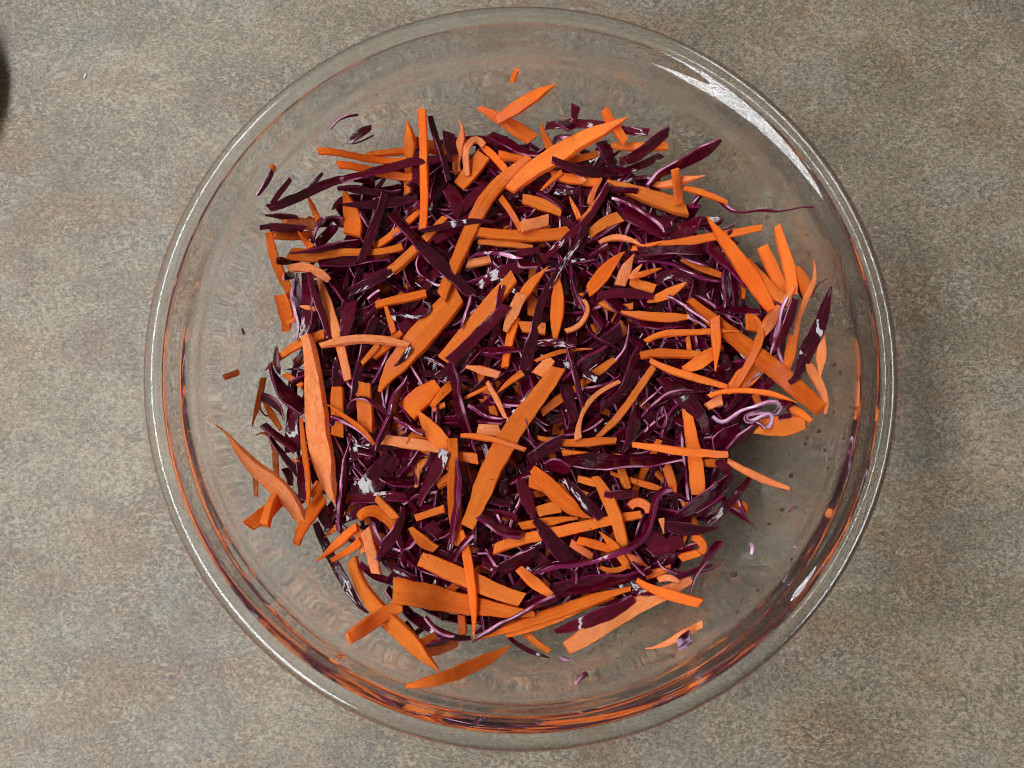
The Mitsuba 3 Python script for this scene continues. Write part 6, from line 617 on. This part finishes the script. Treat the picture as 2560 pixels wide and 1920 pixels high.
e7 1.6 57 3.2,2.6,2.0,1.6,1.1,0.6,0.6 77.4,-64.4,49.6 74.4,-67.2,51.3 71.3,-70.1,53.9 68.6,-73.0,55.6 66.5,-76.2,56.3 65.0,-79.6,56.4 64.2,-83.3,56.6 | thin purple cabbage shred standing out at the heap's lower right edge
e5 1.5 51 0.6,0.6,0.9,1.2,1.2,0.9,0.6 76.3,-72.0,54.5 72.7,-74.7,54.3 68.6,-75.7,53.6 64.3,-75.9,52.7 60.0,-75.9,51.5 56.2,-74.7,50.4 53.2,-71.4,50.1 | thin curved pointed pink edged cabbage shred, lying level, heap's edge at five o'clock
k5 1.2 -31 1.0,1.7,2.3,2.0,1.7 73.0,-72.5,53.5 69.4,-73.8,54.4 66.0,-75.1,54.4 62.6,-76.4,54.0 59.1,-77.5,53.7 | short slim dark cabbage shred, rising gently right, heap's edge at five o'clock
k7 0.9 37 6.8,7.2,7.6,7.7,6.9,6.2,5.3,4.2,3.1 12.8,-82.5,53.4 17.5,-81.5,53.1 22.3,-80.7,52.2 27.0,-80.0,51.8 31.7,-79.3,52.2 36.4,-78.4,52.5 41.1,-77.5,52.4 45.7,-76.3,52.2 50.3,-74.7,52.2 | broad dark cabbage shred, lying level, outer heap at five o'clock
k6 1.2 6 1.7,3.0,4.2,5.0,5.3,5.5,4.9,3.9,2.9 13.7,-98.1,48.9 17.4,-96.5,52.0 21.0,-94.9,55.1 24.7,-93.5,56.1 28.5,-92.2,55.9 32.2,-90.9,55.2 36.0,-89.3,54.4 39.6,-87.5,53.6 43.1,-85.4,53.0 | broad pointed dark cabbage shred, rising gently right, heap's edge at six o'clock
k5 1.2 -5 3.0,4.1,4.0,3.0 41.0,-80.8,48.7 44.5,-82.2,50.3 48.1,-82.7,51.7 52.1,-82.4,52.0 | short dark cabbage shred, lying level, outer heap at five o'clock
k8 1.2 -5 2.3,4.0,5.6,6.2,6.5,4.3,1.9 5.4,-55.9,55.2 8.2,-58.7,55.4 10.8,-62.1,55.5 13.4,-65.5,55.2 16.1,-68.6,54.3 19.5,-71.2,53.0 23.5,-72.7,51.8 | broad pointed dark cabbage shred, falling steeply right, outer heap at six o'clock
k7 1.1 2 3.0,3.6,4.3,4.5,4.2,4.0 17.0,-40.1,53.5 19.7,-43.3,53.5 22.5,-46.4,53.7 25.3,-49.4,54.1 28.2,-52.3,55.0 31.2,-55.0,55.4 | dark cabbage shred, falling steeply right, inner heap at five o'clock
k9 0.8 -26 3.4,4.9,5.1,3.9,1.3 -0.0,-40.2,54.7 1.2,-43.9,54.7 2.6,-47.6,54.8 3.9,-51.2,55.7 5.0,-54.9,56.5 | narrow glossy cabbage piece with white glints below the heap's middle
e7 1.3 54 1.9,1.7,1.6,1.5 20.8,-76.4,52.8 20.7,-77.3,54.7 20.7,-78.4,55.2 20.7,-79.5,55.2 | tiny slim pink edged cabbage shred, standing upright, outer heap at six o'clock
e7 1.7 -49 1.1,1.2,1.3,1.4 42.5,-71.6,55.3 44.1,-73.2,55.0 45.7,-74.9,54.7 47.3,-76.5,54.6 | tiny slim pink edged cabbage shred, falling steeply right, outer heap at five o'clock
k5 1.0 24 1.8,2.4,3.0,3.0,2.9,2.4,1.7 91.9,-38.5,45.5 88.9,-41.9,46.6 85.5,-45.3,48.9 82.1,-48.6,50.9 79.0,-51.7,51.6 76.1,-54.7,51.0 73.3,-57.6,49.4 | dark cabbage shred, rising steeply right, outer heap at four o'clock
k4 1.0 3 4.6,5.1,5.7,5.2,4.6 50.1,-68.3,50.6 53.2,-67.1,50.5 56.3,-66.0,50.4 59.5,-64.9,50.1 62.7,-64.0,49.8 | short dark cabbage shred, rising gently right half buried, outer heap at five o'clock
k3 1.0 -5 5.7,6.2,6.7,5.9,5.1 47.6,-59.5,50.0 50.3,-62.1,49.8 53.2,-64.4,49.4 56.2,-66.5,49.0 59.4,-68.4,48.7 | short broad dark cabbage shred, falling gently right low down, outer heap at five o'clock
k3 0.9 -25 4.8,5.3,5.9,5.3,4.7 29.0,-56.2,52.3 26.5,-58.9,52.3 24.3,-61.8,52.3 22.5,-64.9,52.3 21.0,-68.2,52.2 | short dark cabbage shred, rising steeply right low down, outer heap at five o'clock
k3 1.1 -25 4.1,4.7,5.4,5.5,5.1,4.6 16.6,-82.5,50.4 13.5,-84.4,50.3 10.3,-86.0,50.2 7.0,-87.3,50.1 3.5,-88.4,49.9 -0.0,-89.1,49.8 | short dark cabbage shred, rising gently right low down, outer heap at six o'clock
k4 1.1 41 4.7,5.1,4.6,3.3 70.0,-54.0,48.4 73.5,-52.1,49.1 76.8,-49.9,49.7 80.0,-47.3,49.8 | short dark cabbage shred, rising gently right half buried, outer heap at four o'clock
k3 1.0 -23 5.2,5.8,6.3,5.8,5.2 5.5,-68.8,52.6 2.1,-70.5,52.5 -1.3,-72.1,52.4 -4.8,-73.5,52.2 -8.3,-74.8,52.0 | short broad dark cabbage shred, rising gently right low down, outer heap at six o'clock
f1 1.4 -58 3.5,4.1,3.5,1.6 85.8,-65.0,63.6 85.5,-66.1,65.9 85.0,-67.1,67.8 84.3,-68.2,68.6 | pale pink crumb stuck on the glass at the right of the lower heap
f1 1.6 62 1.3,1.0,0.7,0.5 94.5,-64.3,85.4 94.4,-64.3,87.0 94.3,-64.4,88.5 94.7,-64.5,88.4 | tiny slim pale lilac cabbage shred, lying level, on the glass at four o'clock
f1 1.5 -52 1.0,1.6,1.4,0.6 14.9,-105.7,59.7 15.9,-106.2,61.5 17.0,-106.4,62.6 18.3,-106.5,62.7 | pale translucent crumb on the glass just below the heap
e1 1.3 59 1.8,3.0,3.0,1.8 18.9,-111.1,80.3 20.3,-110.2,78.7 21.8,-109.4,77.3 23.4,-108.7,76.2 | tiny pink and dark cabbage scrap low on the glass
f1 1.2 -57 3.5,4.6,4.7,3.5 54.3,-98.4,83.7 55.7,-97.2,83.6 57.3,-96.2,82.1 58.7,-95.0,82.2 | pale pink cabbage crumb on the brownish carrot sliver
e1 1.1 -65 0.5,0.6,0.6,0.5 98.1,-52.5,71.6 98.4,-51.9,73.0 99.1,-51.4,73.1 99.7,-50.8,73.4 | small magenta flake on the glass at the right
f1 1.2 -57 0.9,0.9,1.0,1.1 -106.8,17.0,63.1 -106.7,16.4,62.8 -106.6,15.8,62.5 -106.6,15.3,61.6 | tiny pink dot on the glass left of the heap
p1 1.2 0 2.1,2.3,2.4,2.3 -110.7,-3.0,70.3 -109.7,-2.0,67.6 -109.1,-0.8,64.0 -108.0,0.3,61.7 | small flat carrot flake on the glass left of the heap
f1 1.3 60 0.8,2.0,2.2,1.4 -15.8,-122.7,94.0 -14.9,-121.2,94.0 -13.5,-120.3,94.0 -11.7,-119.8,94.0 | grey translucent scrap on the glass wall just inside the rim, bottom of the photo
'''
number = 0
for row in TABLE.strip().split('\n'):
    data, label = row.split(' | ')
    f = data.split(); kind, tier = f[0][0], int(f[0][1])
    P = [[float(v) for v in q.split(',')] for q in f[4:]]; W = [float(v) for v in f[3].split(',')]
    carrot = kind in 'cp'; number += 1
    scrap = tier <= 1 and max(W) * len(P) < 1e9 and np.linalg.norm(np.subtract(P[-1], P[0])) < 14
    name = ('carrot_scrap' if carrot else 'cabbage_scrap') if scrap else ('carrot_strip' if carrot else 'cabbage_shred')
    add_strip(name, number, kind, P, W, float(f[1]), float(f[2]), label.strip(), name.replace('_', ' '),
              None if scrap else ('carrot strips in the salad' if carrot else 'red cabbage shreds in the salad'))

# ---------------------------------------------------------------- the pieces glimpsed below them, and those buried out of sight
OUTLINE = np.array([[-106, 65], [-103, 75], [-81, 91], [-70, 95], [-43, 109], [-14, 112], [15, 107], [52, 106], [67, 93], [72, 77], [98, 59], [109, 49], [122, 34], [122, 11], [118, -12], [97, -23], [87, -37], [87, -54], [72, -70], [64, -82], [41, -94], [17, -100], [-13, -103], [-35, -100], [-47, -89], [-64, -73], [-77, -57], [-88, -41], [-96, -19], [-99, 3], [-90, 19], [-99, 42]], float)
import shapely
heap = shapely.Polygon(OUTLINE).buffer(-3)
core = shapely.Polygon(OUTLINE * .93).buffer(-4)
IN = np.array(INNER, float)
HOLLOWS = [(42, 3, 28, 12.0), (-30, 11, 19, 6.0), (-23, 45, 22, 4.0), (10, -34, 11, 3.0), (80, -34, 13, 6.0)]
def heap_top(x, y):
    t = 46 + 10 * np.clip(1 - (np.hypot(x, y) / 100) ** 2, 0, 1)
    for hx, hy, s, d in HOLLOWS:
        t = t - d * np.exp(-((x - hx) ** 2 + (y - hy) ** 2) / (2 * s * s))
    return t
rng = np.random.default_rng(11)
def filler(lo, hi, area, wavy=.10):
    while True:
        x, y = rng.uniform(-110, 125), rng.uniform(-105, 116)
        if lo <= 5 and np.hypot(x, y) < 68 and rng.random() < .6: continue
        z = heap_top(x, y) - rng.uniform(lo, hi)
        L, a, tilt, bend = rng.uniform(18, 52), rng.uniform(0, 2 * np.pi), rng.normal(0, .12), rng.normal(0, wavy)
        u = np.linspace(-.5, .5, 5)
        dx, dy = np.cos(a), np.sin(a)
        P = np.stack([x + L * (u * dx - bend * (4 * u * u) * dy), y + L * (u * dy + bend * (4 * u * u) * dx), z + L * u * tilt - L * .08 * 4 * u * u * rng.uniform(-1, 1)], -1)
        if lo <= 5: P[:, 2] = np.maximum(P[:, 2], np.interp(np.hypot(P[:, 0], P[:, 1]), IN[:, 0], IN[:, 1]) + 2.2 + rng.uniform(0, 2))
        if np.ptp(P[:, 2]) > 13: continue
        if not shapely.contains_xy(area, P[:, 0], P[:, 1]).all(): continue
        if (P[:, 2] < 6).any() or (np.hypot(P[:, 0], P[:, 1]) > np.interp(P[:, 2], IN[:, 1], IN[:, 0]) - (1.2 if lo <= 5 else 3.0)).any(): continue
        return P
def filler_look(kind):
    peak = rng.uniform(2.2, 6) if kind == 'c' else rng.uniform(1.6, 4.2)
    W = peak * np.array([rng.choice([.2, .8, .95]), 1, 1, 1, rng.choice([.2, .8, .95])])
    return W, (rng.uniform(1.2, 2.2) if kind == 'c' else rng.uniform(.9, 1.4)), rng.normal(0, 20 if kind == 'c' else 35)
HOURS = ['twelve', 'one', 'two', 'three', 'four', 'five', 'six', 'seven', 'eight', 'nine', 'ten', 'eleven']
used = {v['label'] for v in labels.values()}
def filler_label(kind, P, W):
    L = np.linalg.norm(P[-1] - P[0]); d = P[-1] - P[0]; a = np.degrees(np.arctan2(d[1], d[0])) % 180
    size = ('short ' if L < 28 else 'long ' if L > 42 else '') + ('thin ' if W.max() < (3.2 if kind == 'c' else 1.9) else 'wide ' if W.max() > (4.8 if kind == 'c' else 3) else '')
    turn = 'level' if a < 15 or a > 165 else 'rising gently right' if a < 42 else 'rising steeply right' if a < 75 else 'upright' if a < 105 else 'falling steeply right' if a < 138 else 'falling gently right'
    x, y = P.mean(0)[:2]; r = np.hypot(x - 8, y - 2)
    where = HOURS[int(round(np.degrees(np.arctan2(x - 8, y - 2)) % 360 / 30)) % 12]
    return size + {'c': 'carrot strip', 'k': 'dark cabbage shred', 'e': 'pink edged cabbage shred'}[kind] + f', {turn}, deep in ' + ('the middle' if r < 22 else f"{'inner' if r < 55 else 'outer'} heap at {where} o'clock")
for kind, count in (('c', 64), ('k', 56), ('e', 6)):
    for _ in range(count):
        number += 1
        while True:
            W, th, roll = filler_look(kind); P = filler(*((6, 14) if kind == 'c' else (2, 8)), heap, .1 if kind == 'c' else .13)
            label = filler_label(kind, P, W)
            hollow = max(math.exp(-((P[2, 0] - hx) ** 2 + (P[2, 1] - hy) ** 2) / (2 * (s * 1.1) ** 2)) * d for hx, hy, s, d in HOLLOWS)
            if kind == 'c' and rng.random() < hollow / 7: continue
            if label not in used and len(label.split()) < 17: break
        used.add(label); roll = math.copysign(roll, P[-1, 1] - P[0, 1]) if rng.random() < .75 else roll
        add_strip('carrot_strip' if kind == 'c' else 'cabbage_shred', number, kind, P, W, th, roll, label, 'carrot strip' if kind == 'c' else 'cabbage shred',
                  'carrot strips in the salad' if kind == 'c' else 'red cabbage shreds in the salad')
for kind, count, key in (('c', 240, 'buried_carrot_shreds'), ('k', 1300, 'buried_cabbage_shreds')):
    vv, ff, uu, at = [], [], [], 0
    for _ in range(count):
        number += 1
        W, th, roll = filler_look(kind); P = filler(*((9, 42) if kind == 'c' else (2.5, 14 if rng.random() < .62 else 42)), core if rng.random() < .4 else heap, .1 if kind == 'c' else .13)
        roll = math.copysign(roll, P[-1, 1] - P[0, 1]) if rng.random() < .75 else roll
        m, uv = strip_mesh(P, W, th, roll, number, kind, rng)
        vv.append(m.vertices); ff.append(m.faces + at); uu.append(uv); at += len(m.vertices)
    scene[key] = mikit.ply(trimesh.Trimesh(np.vstack(vv), np.vstack(ff), process=False), MATERIAL[kind], smooth=True, uv=np.vstack(uu))
    labels[key] = {'label': 'mass of carrot strips buried under the heap' if kind == 'c' else 'mass of dark cabbage shreds buried under the heap', 'kind': 'stuff', 'category': 'carrot strips' if kind == 'c' else 'cabbage shreds'}

# ---------------------------------------------------------------- droplets on the glass, the dish at the left, a crumb
vv, ff, at = [], [], 0
rng = np.random.default_rng(5)
ball = trimesh.creation.icosphere(2)
SEEN = [(-21.0, 62.4, 1.5), (-28.1, 65.3, 1.1), (-31.6, 62.4, 1.2), (-43.7, 62.7, 1.9), (-50.7, 55.9, 0.9), (-8.6, 79.5, 0.9), (-19.0, 83.3, 1.3), (-12.0, 72.1, 1.0), (-13.3, 66.2, 1.2), (-49.2, 82.4, 1.0), (-44.0, 81.8, 0.8), (-36.6, 90.0, 0.9)]                                    # azimuth, height and size of the larger ones
for i in range(110):
    z = rng.uniform(55, 86); az = np.radians(rng.uniform(-75, 45)) if rng.random() < .75 else rng.uniform(0, 2 * np.pi)
    s = rng.uniform(.18, .6) * (1.6 if rng.random() < .12 else 1)
    if i < len(SEEN): az, z, s = math.radians(SEEN[i][0]), SEEN[i][1], SEEN[i][2] * .8
    r = np.interp(z, IN[:, 1], IN[:, 0]); dz = 2.; slope = np.arctan2(np.interp(z + dz, IN[:, 1], IN[:, 0]) - np.interp(z - dz, IN[:, 1], IN[:, 0]), 2 * dz)
    m = ball.copy(); m.apply_scale([.13 * s, s * rng.uniform(.7, 1.3), s * rng.uniform(.8, 1.8)])
    m.vertices[:, 0] -= .13 * s + .08
    m.apply_transform(trimesh.transformations.rotation_matrix(slope, [0, 1, 0])); m.apply_translation([r, 0, z])
    m.apply_transform(trimesh.transformations.rotation_matrix(az, [0, 0, 1]))
    vv.append(m.vertices / 1000); ff.append(m.faces + at); at += len(m.vertices)
scene['mat_dressing'] = {'type': 'dielectric', 'int_ior': 1.4, 'ext_ior': 1.0}
scene['dressing_droplets'] = mikit.ply(trimesh.Trimesh(np.vstack(vv), np.vstack(ff), process=False), 'mat_dressing', smooth=True)
labels['dressing_droplets'] = {'label': 'tiny clear droplets of dressing on the bare glass wall', 'kind': 'stuff', 'category': 'droplets'}

dish = smooth_profile([(0, .5), (34, .5), (44, 2), (54, 5.5), (62, 9.5), (66.5, 13), (67, 14.4), (65, 14), (60, 10.5), (52, 7), (42, 4.5), (0, 3.5)], 80)
dish[0, 0] = dish[-1, 0] = 0
dish = trimesh.creation.revolve(np.maximum(dish, [0, -1]), sections=128); dish.merge_vertices()
if dish.volume < 0: dish.invert()
dish.apply_translation([-0.3124, 0.1433, 0])
scene['mat_dish'] = {'type': 'principled', 'base_color': proc(lambda p, n, uv: mix((.17, .15, .125), (.24, .215, .18), fbm(p.x * 300, p.y * 300, p.z * 300))), 'roughness': .45}
scene['grey_dish'] = mikit.ply(dish, 'mat_dish', smooth=True)
labels['grey_dish'] = {'label': 'grey dish almost wholly cut off by the left edge of the picture', 'category': 'dish'}

crumb = trimesh.creation.icosphere(2); crumb.apply_scale([.0004, .0013, .0004]); crumb.apply_transform(trimesh.transformations.rotation_matrix(-.35, [0, 0, 1])); crumb.apply_translation([-0.2059, 0.1519, .0006])
scene['mat_crumb'] = {'type': 'principled', 'base_color': {'type': 'rgb', 'value': [.78, .76, .70]}, 'roughness': .6}
scene['white_crumb'] = mikit.ply(crumb, 'mat_crumb', smooth=True)
labels['white_crumb'] = {'label': 'tiny white crumb on the worktop at the upper left', 'category': 'crumb'}
